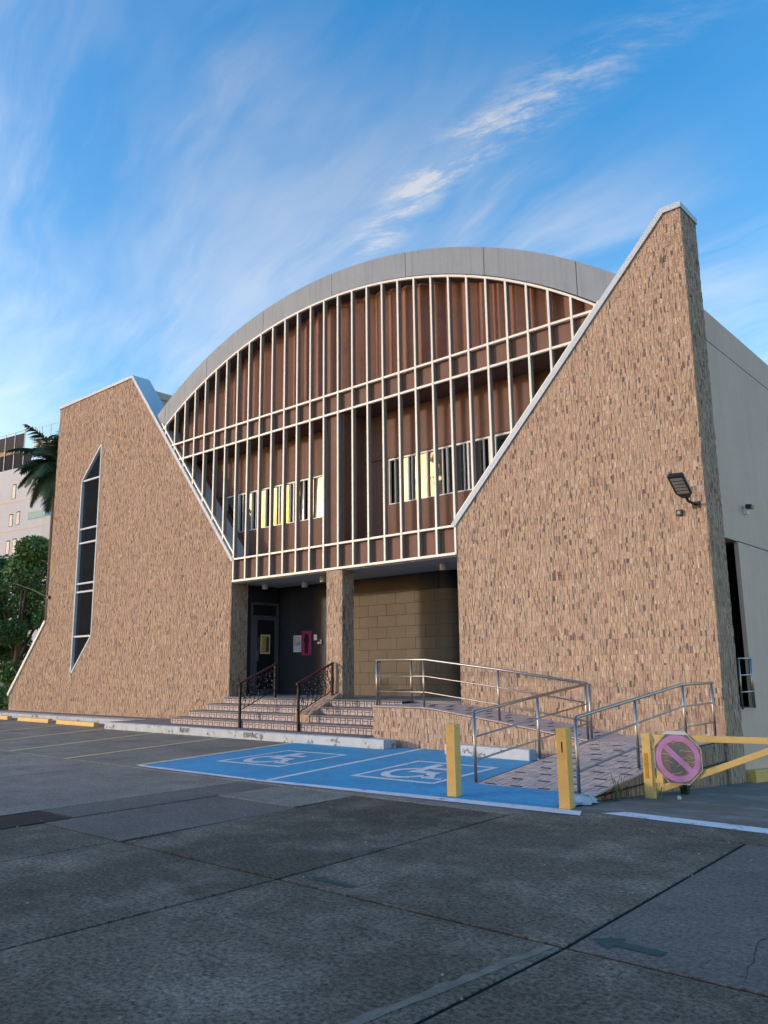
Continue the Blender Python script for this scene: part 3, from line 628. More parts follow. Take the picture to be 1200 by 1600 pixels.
# ------------------------------------------------------------------ entrance porch
def clad_post(name, x0, x1, y0, y1, z0, z1, seed):
    p = MB().box(x0, x1, y0, y1, z0, z1).build(name, M_CORE, hall)
    cladding(p, [[(x0, z0), (x1, z0), (x1, z1), (x0, z1)]], (0, y0, 0), (1,0,0), (0,0,1), (0,-1,0), seed)
    cladding(p, [[(y0, z0), (y1, z0), (y1, z1), (y0, z1)]], (x1, 0, 0), (0,1,0), (0,0,1), (1,0,0), seed+1)
clad_post('column', -14.70, -14.15, 14.60, 15.01, FZ, 4.06, 11)
MB().box(-18.56, -10.58, 14.585, 20, .3, FZ).build('porch_floor', M_TREAD, hall)
pw = MB().box(-18.9, -18.62, 15.2, 15.38, FZ, 4.05).box(-18.9, -18.62, 15.38, 16.48, 3.56, 4.05).box(-18.9, -18.62, 16.44, 16.5, FZ, 4.05)
porch = pw.build('porch_side_wall', M_NAVY, hall)
MB().box(-18.9, -16.36, 16.5, 16.6, FZ, 4.05).build('porch_back_wall', M_NAVY, hall)
MB().box(-16.36, -10.3, 19.0, 19.1, FZ, 4.05).build('porch_back_wall', M_NAVY, hall)
MB().box(-10.6, -10.5, 15.4, 19.0, FZ, 4.05).build('porch_side_wall', M_NAVY, hall)
MB().box(-16.36, -10.5, 16.6, 19.05, 4.05, 4.09).build('porch_ceiling', M_NAVY, hall)
# glass door in the side wall
MD = mat('grey_door_frame', (.16, .18, .21), .4, metal=.5, var=.06)
door = MB().box(-18.66, -18.60, 15.38, 15.45, FZ, 3.56).box(-18.66, -18.60, 16.37, 16.44, FZ, 3.56).box(-18.66, -18.60, 15.45, 16.37, 3.49, 3.56).box(-18.66, -18.60, 15.45, 16.37, 3.12, 3.18).build('door', MD, hall)
MB().box(-18.65, -18.61, 15.45, 15.62, FZ+.02, 3.12).box(-18.65, -18.61, 16.31, 16.37, FZ+.02, 3.12).box(-18.65, -18.61, 15.62, 16.31, FZ+.02, FZ+.16).box(-18.65, -18.61, 15.62, 16.31, 3.05, 3.12).build('leaf_frame', MD, door)
MB().box(-18.64, -18.63, 15.62, 16.31, FZ+.16, 3.05).build('pane', M_DGLASS, door); MB().box(-18.64, -18.63, 15.45, 16.37, 3.18, 3.49).build('transom_pane', M_DGLASS, door)
MB().box(-18.60, -18.56, 15.60, 15.64, 1.85, 2.15).build('door_handle', M_STEEL, door)
MB().box(-18.9, -18.88, 15.38, 16.44, FZ, 3.56).build('dark_interior', M_BLACK, door)
# ochre block wall with a rounded end
bw = MB().box(-16.36, -12.60, 16.585, 16.7, FZ, 4.05); k = 10
RC = .42; arc = [(-12.60+RC*math.sin(math.pi/2*i/k), 16.55+RC*(1-math.cos(math.pi/2*i/k))) for i in range(k+1)]
blockwall = bw.build('block_wall', M_GROUT, hall)
MB().add([(x_, y_+.03, z_) for x_, y_ in arc+[(-12.18, 19)] for z_ in (FZ, 4.05)], [(2*i, 2*i+2, 2*i+3, 2*i+1) for i in range(k+1)]).build('rounded_core', M_GROUT, blockwall)
CH = .302; BW = .66
meshes = {}
MB().box(-16.36, -12.60, 16.53, 16.58, FZ+CH*9, 4.05).add([(x_, y_, z_) for x_, y_ in arc+[(-12.18, 19)] for z_ in (FZ+CH*9, 4.05)], [(2*i, 2*i+2, 2*i+3, 2*i+1) for i in range(k+1)]).build('soffit_shade_band', M_NAVY, blockwall)  # soffit's shadow on the wall above the blocks, put in as a dark band
for r in range(9):
    z0 = FZ+CH*r; off = 0 if r % 2 else BW/2; x = -16.36-off
    while x < -12.61:
        a = max(x, -16.36); b_ = min(x+BW, -12.60)
        if b_-a > .03:
            key = round(b_-a, 3)
            if key not in meshes: meshes[key] = MB().box(.003, key-.003, 0, .034, .003, CH-.003).mesh('block')
            put('block', meshes[key], M_BLOCK, blockwall, loc=(a, 16.55, z0), bevel=.004)
        x += BW
    for s in range(2):
        seg = arc[s*5:s*5+6]; vs = []
        for x_, y_ in seg: vs += [(x_, y_, z0+.003), (x_, y_, z0+CH-.003)]
        MB().add(vs, [(2*i, 2*i+2, 2*i+3, 2*i+1) for i in range(5)]).build('block', M_BLOCK, blockwall, smooth=True)
    for s in range(3): MB().box(-12.21, -12.18, 16.97+s*.66+.003, 16.97+(s+1)*.66-.003, z0+.003, z0+CH-.003).build('block', M_BLOCK, blockwall)
# ceiling lamps, posters and small fittings in the porch
def ceil_lamp(x, y, label):
    t = thing('ceiling_light', label, 'lamp', (x, y, 4.05), 'white cylinder lamps under the porch soffit'); m = mat('lamp_white', (.62, .62, .6), .5)
    n = 16; MB().tube([(x, y, 4.05), (x, y, 3.90)], .085, 16).build('housing', m, t); MB().tube([(x, y, 3.9), (x, y, 3.897)], .07, 16).build('lens', M_LED, t)
ceil_lamp(-11.65, 15.5, 'white cylinder lamp under soffit close to the right stone wall'); ceil_lamp(-15.55, 15.3, 'white cylinder lamp under soffit left of the column'); ceil_lamp(-18.1, 15.45, 'white cylinder lamp in the far left corner of the soffit'); ceil_lamp(-16.9, 15.9, 'dim cylinder lamp deep under the soffit before the dark wall')
def flat(name, x0, x1, z0, z1, m, y=16.492, parent=None, th=.008):
    return MB().box(x0, x1, y-th, y, z0, z1).build(name, m, parent)
po = thing('poster', 'white framed event poster on the dark porch wall', 'poster', (-17.82, 16.49, 2.1))
flat('frame', -17.99, -17.66, 2.10, 2.58, M_WFRAME, parent=po); flat('print', -17.97, -17.68, 2.13, 2.55, mat('poster_print', (.45, .42, .42), .5, var=.5, scale=7, stain=((.05, .04, .05), 5, .55, .05, .9)), 16.482, po, .003)
flat('sky_print', -17.97, -17.68, 2.13, 2.27, mat('poster_pale', (.5, .55, .62), .5, var=.2, scale=9), 16.478, po, .003)
pc = thing('fire_equipment_panel', 'tall magenta panel with dark figure on the porch wall', 'sign', (-17.42, 16.49, 2.0))
flat('board', -17.64, -17.22, 2.0, 2.70, mat('magenta_panel', (.36, .035, .14), .5), parent=pc); MK = mat('panel_black', (.012, .012, .014), .5)
b = MB().box(-17.49, -17.37, 16.470, 16.484, 2.05, 2.46); b.tube([(-17.43, 16.484, 2.55), (-17.43, 16.470, 2.55)], .075, 14); b.box(-17.53, -17.33, 16.471, 16.484, 2.36, 2.50); b.build('figure', MK, pc)
sb = thing('intercom', 'white intercom and switch boxes on the dark porch wall', 'intercom', (-17.0, 16.49, 2.3))
flat('panel', -17.10, -16.98, 2.42, 2.58, M_WFRAME, parent=sb, th=.03); flat('switch', -16.96, -16.88, 2.31, 2.37, M_WFRAME, parent=sb, th=.03); flat('keypad', -16.86, -16.78, 2.31, 2.43, mat('keypad_grey', (.25, .25, .25), .5), parent=sb, th=.03)
dp = thing('door_poster', 'yellow and black framed poster on the glass door', 'poster', (-18.6, 15.9, 2.0))
MB().box(-18.628, -18.618, 15.76, 16.12, 2.06, 2.62).build('frame', M_WFRAME, dp)
MB().box(-18.618, -18.614, 15.79, 16.09, 2.09, 2.59).build('print', mat('poster_yellow', (.6, .38, .06), .5, var=.2, scale=8, stain=((.03, .03, .03), 7, .6, .05, .9)), dp)
MB().box(-18.614, -18.611, 15.97, 16.07, 2.12, 2.55).build('dark_column', mat('poster_dark', (.06, .06, .07), .5, var=.5, scale=14), dp)

# ------------------------------------------------------------------ steps
steps = thing('entrance_steps', 'pink tiled entrance steps rising to the porch', 'steps', (-15.5, 13.25, .19))
SY = [13.25, 13.57, 13.89, 14.21]; SZ = [.19, .37, .54, .71, FZ]; SX = [-19.33, -18.97, -18.61, -18.25]
def riser_tiles(x0, x1, y, z0, z1, seed):
    b = MB(); rnd = random.Random(seed); x = x0; h = z1-z0; g = .011
    while x < x1-.02:
        w = .075; e = min(x+w, x1); b.box(x+g, e-g, y-.012-rnd.random()*.002, y, z0+g, z1-g); x = e
        if x > x1-.03: break
        w = .155; e = min(x+w, x1); zz = z0+h*.62
        b.box(x+g, e-g, y-.012-rnd.random()*.002, y, z0+g, zz-g*.6)
        if rnd.random() < .75: b.box(x+g, e-g, y-.012-rnd.random()*.002, y, zz+g*.6, z1-g)
        else: b.box(x+g, (x+e)/2-g*.5, y-.012, y, zz+g*.6, z1-g).box((x+e)/2+g*.5, e-g, y-.012, y, zz+g*.6, z1-g)
        x = e
    return b
for k in range(4):
    yk_, z0, z1, xl = SY[k], SZ[k], SZ[k+1], SX[k]
    for a, b_ in (((xl, -14.72), (-14.20, -11.905)) if k else ((xl, -11.905),)):
        y1 = 14.582
        MB().box(a, b_, yk_, y1, z0, z1-.03).build('step_core', M_GROUT, steps)
        MB().box(a-.01, b_, yk_-.022, y1, z1-.028, z1).build('tread', M_TREAD, steps, bevel=.005)
        riser_tiles(a, b_, yk_, z0, z1-.03, 40+k).build('riser_tiles', M_PINK, steps, kind='stuff')
ck = MB().prism([(13.55, .371), (13.55, .54), (14.585, 1.00), (14.585, .371)], 'x', -14.71, -14.21).build('cheek_wall', M_CORE, steps)
sl = math.atan2(.46, 1.035); L = math.hypot(.46, 1.035)
cladding(ck, [[(-14.71, 0), (-14.21, 0), (-14.21, L), (-14.71, L)]], (0, 13.55, .54), (1,0,0), (0, math.cos(sl), math.sin(sl)), (0, -math.sin(sl), math.cos(sl)), 61)
cladding(ck, [[(13.55, .371), (14.585, .371), (14.585, 1.0), (13.55, .54)]], (-14.21, 0, 0), (0,1,0), (0,0,1), (1,0,0), 62)
cladding(ck, [[(-14.71, .371), (-14.21, .371), (-14.21, .54), (-14.71, .54)]], (0, 13.55, 0), (1,0,0), (0,0,1), (0,-1,0), 63)

def iron_rail(x0, x1, label):
    y0, y1, zb0, zb1, zt0, zt1 = 13.2, 14.5, .19, .88, 1.28, 1.74
    t = thing('stair_railing', label, 'railing', (x0, y0, .19), 'scrolled iron stair railings')
    P = lambda s, h: Vector((x0+(x1-x0)*s, y0+(y1-y0)*s, (zb0+.12)*(1-s)+(zb1-.02)*s+h))      # lower bar line
    for s, zb, zt in ((0, zb0, zt0), (1, zb1, zt1)):
        q = P(s, 0); po_ = MB().box(q.x-.026, q.x+.026, q.y-.026, q.y+.026, zb, zt).tube([(q.x, q.y, zb+.45), (q.x, q.y, zb+.50), (q.x, q.y, zb+.55)], [.02, .042, .02], 8); po_.build('post', M_IRON, t)
    a = Vector((x0, y0-.06, zt0-.02)); b_ = Vector((x1, y1+.04, zt1+.015)); d = (b_-a).normalized(); upv = d.cross(Vector((1, 0, 0))).normalized()*-1
    MB().obox((a+b_)/2, (.028, 0, 0), d*((b_-a).length/2), upv*.022).build('handrail', M_REDWOOD, t, bevel=.008)
    MB().tube([P(0, .30), P(1, .22)], .011, 6).build('bottom_bar', M_IRON, t)
    sc = MB(); rnd = random.Random(int(x0*7)); lv = MB()
    H = lambda s: (zt0*(1-s)+zt1*s)-P(s, 0).z
    for i in range(7):
        s = .09+.135*i; lo = .30-.08*s; hi = H(s)-.03; pts = []
        for j in range(15):
            u = j/14; pts.append(P(min(.97, max(.03, s+.055*math.sin(u*2*math.pi))), lo+(hi-lo)*u))
        sc.tube(pts, .0095, 5)
        for cz, sg in ((.30, 1), (.55, -1), (.78, 1)):
            c0 = P(min(.95, s+.05*sg), lo+(hi-lo)*cz); pts = []
            for j in range(16):
                th = j*.42; r = .072*(1-j/19); pts.append(c0+Vector((0, math.cos(th)*r*sg, math.sin(th)*r)))
            sc.tube(pts, .0085, 5)
            for m_ in range(2):
                c1 = c0+Vector((rnd.uniform(-.01, .01), rnd.uniform(-.07, .07), rnd.uniform(-.06, .06))); an = rnd.uniform(0, 6.28)
                dx = Vector((.3, math.cos(an), math.sin(an))).normalized(); dy = Vector((.5, -math.sin(an), math.cos(an))).normalized()
                lv.add([c1-dx*.028, c1+dy*.012, c1+dx*.028, c1-dy*.012+Vector((.006, 0, 0))], [(0, 1, 2, 3)])
    for cc in (Vector((x0, y0-.08, zt0-.09)),):
        sc.tube([cc+Vector((0, math.cos(j*.5)*.05*(1-j/16), math.sin(j*.5)*.05*(1-j/16))) for j in range(13)], .008, 5)
    sc.build('scrollwork', M_IRON, t, smooth=True); lv.build('leaf_ornaments', mat('worn_iron_leaf', (.55, .55, .55), .4, metal=.3), t)
iron_rail(-16.35, -16.52, 'scrolled black iron railing on the left, before the glass door'); iron_rail(-14.22, -14.40, 'scrolled black iron railing beside the column and sloping cheek')

# ------------------------------------------------------------------ ramp
ramp = thing('access_ramp', 'stone sided access ramp with tiled surface and landing', 'ramp', (-6, 9.5, 0))
XA, XB = -6.86, -5.08; LZ = .335
r1 = MB().prism([(9.45, -.3), (9.45, -.02), (13.07, LZ-.02), (14.585, LZ-.02), (14.585, -.6)], 'x', XA, XB); r1.build('lower_run', M_GROUT, ramp)
top2 = [(-11.89, .80), (-10.4, .79), (-8.7, .575), (-6.87, LZ-.02)]
r2_ = MB().prism([(-11.89, -.05)]+top2+[(-6.87, -.05)], 'y', 13.215, 14.583); side = r2_.build('upper_run', M_GROUT, ramp)
cladding(side, [[(-11.89, -.02), (-10.4, -.02), (-10.4, .775), (-11.89, .785)], [(-10.4, -.02), (-6.87, -.02), (-6.87, LZ-.035), (-8.7, .56), (-10.4, .775)]], (0, 13.215, 0), (1,0,0), (0,0,1), (0,-1,0), 71)
cladding(ramp, [[(9.45, -.05), (13.07, drive_z(13.07)-.02), (13.07, LZ-.035), (9.45, -.03)], [(13.07, drive_z(13.07)-.02), (14.585, drive_z(14.6)-.02), (14.585, LZ-.035), (13.07, LZ-.035)]], (XB, 0, 0), (0,1,0), (0,0,1), (1,0,0), 72, tone=.8, row=.42)
rs = math.atan2(LZ, 13.07-9.45); TL = .2; ta = MB().box(.009, .191, .009, .091, -.02, 0).mesh('tile'); tb = MB().box(.009, .091, .009, .191, -.02, 0).mesh('tile')
def on_ramp(x, s): return (x, 9.45+s*math.cos(rs), s*math.sin(rs)+.002)
gr = MB().box(-.09, .09, -.013, .013, 0, .006).mesh('grip_strip')
nx, ny = 8, 18; x0 = XA+.08
for i in range(nx+1):
    for j in range(ny):
        x = x0+i*TL; s = .02+j*TL
        if x+TL > XB+.12: continue
        if (i+j) % 2: 
            put('tile', ta, M_RAMPT, ramp, loc=on_ramp(x, s), rot=(rs, 0, 0)); put('tile', ta, M_RAMPT, ramp, loc=on_ramp(x, s+.1), rot=(rs, 0, 0))
        else:
            put('tile', tb, M_RAMPT, ramp, loc=on_ramp(x, s), rot=(rs, 0, 0)); put('tile', tb, M_RAMPT, ramp, loc=on_ramp(x+.1, s), rot=(rs, 0, 0))
for j in range(9):
    for i in range(4):
        put('grip_strip', gr, M_GRIP, ramp, loc=on_ramp(XA+.28+i*.42+(.2 if j % 2 else 0), .25+j*.39), rot=(rs, 0, R(-3)))
tl = MB(); rnd = random.Random(8)
for i in range(9):
    for j in range(8): tl.box(XA+.02+i*.195, XA+.02+i*.195+.189, 13.09+j*.186, 13.09+j*.186+.180, LZ-.02, LZ-rnd.random()*.002)
tl.build('landing_tiles', M_RAMPT, ramp, kind='stuff')
tl = MB()
for (xa, za), (xb, zb) in zip(top2, top2[1:]):
    n = max(1, round((xb-xa)/.2))
    for i in range(n):
        p = xa+(xb-xa)*i/n+.004; q = xa+(xb-xa)*(i+1)/n-.004; zp = za+(zb-za)*i/n; zq = za+(zb-za)*(i+1)/n
        for j in range(7):
            y = 13.19+j*.199; tl.add([(p,y,zp),(q,y,zq),(q,y+.192,zq),(p,y+.192,zp),(p,y,zp+.02),(q,y,zq+.02),(q,y+.192,zq+.02),(p,y+.192,zp+.02)], [(0,3,2,1),(4,5,6,7),(0,1,5,4),(1,2,6,5),(2,3,7,6),(3,0,4,7)])
tl.build('upper_run_tiles', M_RAMPT, ramp, kind='stuff')
zs = lambda x: next(za+(zb-za)*(x-xa)/(xb-xa) for (xa, za), (xb, zb) in zip(top2, top2[1:]) if xa <= x <= xb)
for i in range(9):
    for yy_ in (13.5, 13.85, 14.2): 
        x = -11.0+i*.47+(.2 if yy_ == 13.85 else 0); put('grip_strip', MB().box(-.016, .016, -.1, .1, 0, .006).mesh('grip_strip'), M_GRIP, ramp, loc=(x, yy_, zs(x)+.022))
# painted mortar lip at the foot of the ramp
lp = MB(); n = 18; vs = []; rnd = random.Random(3)
for i in range(n+1):
    x = -6.95+1.95*i/n
    for s, h in ((0, .0), (.12, .02), (.45, .035), (.78, .04)): vs.append((x, 8.72+s+rnd.uniform(-.03, .03)*(s < .1), .006+h*rnd.uniform(.7, 1.2) if h else .006))
lp.add(vs, [(4*i+j, 4*(i+1)+j, 4*(i+1)+j+1, 4*i+j+1) for i in range(n) for j in range(3)]).build('mortar_lip', M_BLUE, ramp, smooth=True)
hp = MB(); rnd = random.Random(4); vs = [(-5.0, 9.34, .07)]; n = 16
for j, (rr, hh) in enumerate(((.06, .065), (.12, .045), (.17, .018), (.22, -.02))):
    for i in range(n):
        t = 2*math.pi*i/n; q = rr*rnd.uniform(.78, 1.2); vs.append((-5.0+q*math.cos(t)*.85, 9.30+q*math.sin(t)*1.2, hh*rnd.uniform(.75, 1.2)))
fs = [(0, 1+i, 1+(i+1) % n) for i in range(n)]+[(1+j*n+i, 1+(j+1)*n+i, 1+(j+1)*n+(i+1) % n, 1+j*n+(i+1) % n) for j in range(3) for i in range(n)]
hp.add(vs, fs).build('mortar_heap', M_KERB, ramp)
# steel handrails
def rail_set(name, label, posts, runs):
    t = thing(name, label, 'railing', posts[0][0], 'stainless handrails of the ramp')
    for (b0, h) in posts:
        MB().tube([b0, (b0[0], b0[1], b0[2]+h)], .022, 10).build('post', M_STEEL, t, smooth=True)
        MB().tube([b0, (b0[0], b0[1], b0[2]+.008)], .045, 12).build('foot_plate', M_STEEL, t)
    for i, (pts, r) in enumerate(runs): MB().tube(pts, r, 10).build('handrail' if r > .02 else 'mid_rail', M_STEEL, t, smooth=True)
rz = lambda y: (y-9.45)*LZ/(13.07-9.45) if y < 13.07 else LZ
def side_rail(x, ys, yend, label, flat_end):
    y0 = ys[0]; h = .955
    posts = [((x, y, rz(y)), h) for y in ys]; runs = []
    for off, r in ((h, .024), (.62, .013), (.30, .013)):
        st = y0 if off > .9 else y0+.02; pts = [(x, st, rz(y0)+off)]
        if off > .9: pts = [(x, y0, rz(y0)+off-.03), (x, y0+.012, rz(y0)+off-.008), (x, y0+.04, rz(y0)+off+.004)]
        pts.append((x, 13.07, LZ+off)) if yend > 13.08 else pts.append((x, yend, rz(yend)+off))
        if flat_end: pts.append((x, yend, LZ+off))
        runs.append((pts, r))
    rail_set('ramp_railing', label, posts, runs)
side_rail(-5.12, [9.5, 11.27, 13.07, 14.35], 14.42, 'steel handrail along the outer right side of the ramp', True)
side_rail(-6.80, [9.68, 11.42, 13.17], 13.2, 'steel handrail between the blue bay and ramp foot', False)
tz = lambda x: zs(x)+.02
pp = [(-11.84, 13.28), (-11.80, 13.32), (-10.55, 13.28), (-8.74, 13.28), (-6.93, 13.28)]
runs = []
for off, r in ((.955, .024), (.62, .013), (.30, .013)):
    runs.append(([(-11.86, 13.28, tz(-11.84)+off), (-10.5, 13.28, tz(-10.5)+off), (-8.7, 13.28, tz(-8.7)+off), (-6.88, 13.28, tz(-6.9)+off)], r))
    runs.append(([(-11.82, 13.30, tz(-11.8)+off), (-11.78, 14.42, tz(-11.8)+off)], r))
rail_set('ramp_railing', 'steel handrail along the sloping upper run and porch corner', [((x, y, tz(x)), .955) for x, y in pp]+[((-11.78, 14.38, .80), .955)], runs)

# ------------------------------------------------------------------ bollards, gate, sign, lamps
def bollard(x, y, h, lean, label):
    b = MB().box(-.068, .068, -.068, .068, 0, h).build('bollard', M_YEL, bevel=.008); b.location = (x, y, .006); b.rotation_euler = (lean, 0, R(4))
    tag(b, label, 'bollard', 'square yellow bollards')
    return b
bollard(-6.395, 8.63, .885, R(.3), 'square yellow bollard standing in the blue bay'); b2 = bollard(-4.83, 8.66, .89, 0, 'square yellow bollard with dark scratch at ramp corner')
put('scratch', MB().box(-.005, .012, -.0695, -.068, .62, .74).mesh('scratch'), M_TEXT, b2)
gate = thing('barrier_gate', 'yellow steel swing gate closing the side driveway', 'gate', (-4.76, 10.78, drive_z(10.78)))
gy = 10.78; gz = drive_z(gy)
MB().box(-4.82, -4.70, gy-.05, gy+.05, gz, .705).build('gate_post', M_YELG, gate, bevel=.006)
MB().box(-4.795, -4.745, gy-.055, gy-.05, .12, .45).build('reflector', mat('orange_patch', (.62, .28, .01), .5), gate)
for z in (.55, .10): MB().box(-4.70, -4.61, gy-.02, gy+.02, z-.03, z+.03).tube([(-4.69, gy, z-.06), (-4.69, gy, z+.06)], .02, 8).build('hinge', M_YELG, gate)
MB().box(-4.65, -4.57, gy-.025, gy+.025, -.03, .69).build('upright', M_YELG, gate, bevel=.005)
MB().prism([(-4.57, .69), (-4.57, .61), (-1.8, .66), (-1.8, .74)], 'y', gy-.0255, gy+.0255).build('top_bar', M_YELG, gate, bevel=.005)
MB().prism([(-4.57, -.03), (-4.57, .06), (-3.05, .66), (-2.85, .66)], 'y', gy-.0245, gy+.0245).build('brace', M_YELG, gate, bevel=.005)
sign = thing('prohibition_sign', 'faded purple prohibition sign on yellow gate, octagonal and peeling', 'sign', (-4.34, 10.7, .12))
cx_, cz_, yS = -4.335, .405, gy-.05
MSB = mat('peeling_backing', (.20, .155, .125), .7, var=.3, scale=9, stain=((.42, .36, .28), 11, .6, .05, .8))
MPU = mat('faded_magenta', (.52, .25, .52), .6, var=.2, scale=4, stain=((.50, .17, .38), 3, .5, .25, .8))
oct_ = [(cx_+.345*math.cos(R(22.5+45*i))*.97, cz_+.345*math.sin(R(22.5+45*i))) for i in range(8)]
MB().prism(oct_, 'y', yS-.004, yS+.004).build('plate', MSB, sign)
e = MB()
for i in range(8): a, b_ = oct_[i], oct_[(i+1) % 8]; e.tube([(a[0], yS-.004, a[1]), (b_[0], yS-.004, b_[1])], .006, 5)
e.build('plate_edge', mat('plate_edge', (.55, .53, .45), .6, var=.3, scale=20), sign)
ring = MB(); k = 40
for i in range(k):
    A, B = 2*math.pi*i/k, 2*math.pi*(i+1)/k; ro, ri = .295, .222
    ring.add([(cx_+r_*math.cos(t), yS-.008, cz_+r_*math.sin(t)) for r_, t in ((ri, A), (ro, A), (ro, B), (ri, B))], [(0, 3, 2, 1)])
ring.build('ring', MPU, sign)
dv_ = Vector((math.cos(R(-42)), 0, math.sin(R(-42)))); dn = Vector((-dv_.z, 0, dv_.x)); cc = Vector((cx_, yS-.0075, cz_))
MB().add([cc-dv_*.235-dn*.036, cc+dv_*.235-dn*.036, cc+dv_*.235+dn*.036, cc-dv_*.235+dn*.036], [(0, 1, 2, 3)]).build('diagonal_bar', MPU, sign)
MB().box(cx_-.11, cx_+.085, yS-.0062, yS-.005, cz_-.19, cz_+.17).build('grey_patch', mat('sign_grey', (.12, .15, .165), .6, var=.15, scale=6), sign)
cr = MB(); rnd = random.Random(2)
for sx, sz, n_ in ((.03, .09, 4), (.06, .01, 4), (-.2, .05, 4), (-.19, -.05, 4), (.10, -.05, 3), (-.02, -.10, 4), (-.1, -.205, 4), (-.12, .185, 4), (.13, .04, 3)):
    p = Vector((cx_+sx, yS-.0066, cz_+sz)); pts = [p.copy()]
    for q in range(n_): p = p+Vector((rnd.uniform(.02, .05), 0, rnd.uniform(-.02, .02))); pts.append(p.copy())
    cr.tube(pts, .004, 4)
cr.build('peeled_cracks', mat('crack_cream', (.55, .47, .36), .7), sign)
MB().prism([(cx_-.19, cz_+.30), (cx_-.12, cz_+.345), (cx_+.11, cz_+.345), (cx_+.17, cz_+.30)], 'y', yS-.010, yS-.006).build('bleached_top', mat('bleached_film', (.62, .66, .66), .5, var=.1), sign)
# floodlight
fl = thing('flood_light', 'black solar floodlight on a short arm on the right stone wall', 'lamp', (-5.2, 14.58, 4.45))
A = Vector((-5.23, 14.22, 4.55)); B = Vector((-5.18, 13.66, 4.83)); d = (B-A).normalized(); w = Vector((1, 0, 0)); w = (w-d*w.dot(d)).normalized(); nn = d.cross(w)
if nn.z < 0: nn = -nn
def hexplate(o, t0, t1):
    out = []
    for s, h in ((-.02, .07), (.12, .145), (.62, .145), (.66, .12)):
        out.append((s, h))
    ring_ = [(s, -h) for s, h in out]+[(s, h) for s, h in out[::-1]]
    vs = [A+d*s+w*h+nn*t for t in (t0, t1) for s, h in ring_]; k = len(ring_)
    return o.add(vs, [tuple(range(k)), tuple(range(2*k-1, k-1, -1))]+[(i, i+k, (i+1)%k+k, (i+1)%k) for i in range(k)])
hexplate(MB(), -.02, .035).build('housing', M_BLKP, fl, bevel=.008)
for i in range(5): MB().obox(A+d*(.16+.095*i)-nn*.022, w*.105, d*.033, nn*.004).build('led_row', M_LED, fl)
MB().tube([A+d*.03, A-d*.14, (-5.2, 14.5, 4.46), (-5.2, 14.58, 4.45)], [.026, .026, .024, .024], 10).build('arm', M_BLKP, fl, smooth=True)
MB().box(-5.27, -5.13, 14.565, 14.586, 4.39, 4.51).build('bracket', M_BLKP, fl, bevel=.004)
jb = thing('junction_box', 'small black junction box below the floodlight', 'junction box', (-5.5, 14.58, 4.3))
MB().box(-5.555, -5.445, 14.53, 14.587, 4.285, 4.395).build('box', M_BLKP, jb, bevel=.006); MB().tube([(-5.5, 14.53, 4.34), (-5.5, 14.522, 4.34)], .03, 12).build('plug', M_LED, jb)
sl_ = thing('security_camera', 'small dark security fixture high on the grey flank wall', 'camera', (-5.05, 16.85, 4.6))
MB().box(-5.06, -4.98, 16.80, 16.90, 4.56, 4.66).build('mount', M_WFRAME, sl_); MB().obox((-4.94, 16.84, 4.70), (.06, 0, -.01), (0, .09, 0), (.01, 0, .04)).build('body', M_BLKP, sl_, bevel=.01); MB().tube([(-5.02, 16.85, 4.62), (-4.96, 16.84, 4.67)], .012, 6).build('arm', M_BLKP, sl_)
hk = thing('cable_bracket', 'black cable bracket sticking out from the left stone wall edge', 'bracket', (-29.5, 14.6, 4.35))
MB().box(-29.42, -29.30, 14.50, 14.59, 4.30, 4.40).build('clamp', M_BLKP, hk); MB().tube([(-29.36, 14.54, 4.36), (-29.9, 14.6, 4.48), (-31.4, 14.9, 4.80), (-36, 16.0, 5.55)], .014, 6).build('cable', M_BLKP, hk)

# ------------------------------------------------------------------ planting
def colored(name, verts, faces, cols, m, parent):
    me = bpy.data.meshes.new(name); me.from_pydata(verts, [], faces); me.update()
    at = me.color_attributes.new('Col', 'FLOAT_COLOR', 'POINT'); at.data.foreach_set('color', np.array(cols, dtype=np.float32).ravel())
    return put(name, me, m, parent)
def leaves(centres, radii, n, size, seed, base):
    rg = np.random.default_rng(seed); V = []; F = []; Cc = []
    idx = rg.integers(0, len(centres), n); ctr = np.array(centres)[idx]; rad = np.array(radii)[idx]
    dirs = rg.normal(size=(n, 3)); dirs /= np.linalg.norm(dirs, axis=1)[:, None]
    pos = ctr+dirs*(rad*rg.uniform(.35, 1, n)[:, None]**.6)
    a = rg.normal(size=(n, 3)); a /= np.linalg.norm(a, axis=1)[:, None]; b = np.cross(a, rg.normal(size=(n, 3))); b /= np.linalg.norm(b, axis=1)[:, None]
    sz = size*rg.uniform(.6, 1.3, n)[:, None]
    V = np.stack([pos-a*sz, pos+b*sz*.42+a*sz*.1, pos+a*sz, pos-b*sz*.42+a*sz*.1], 1).reshape(-1, 3)
    F = np.arange(4*n).reshape(-1, 4); tone = rg.uniform(.55, 1.35, n)*np.repeat(1, n)*rg.uniform(.75, 1.25, len(centres))[idx]
    C_ = np.ones((n, 4)); C_[:, :3] = np.array(base)[None]*tone[:, None]*rg.uniform(.9, 1.1, (n, 3)); Cc = np.repeat(C_, 4, 0)
    return V.tolist(), F.tolist(), Cc
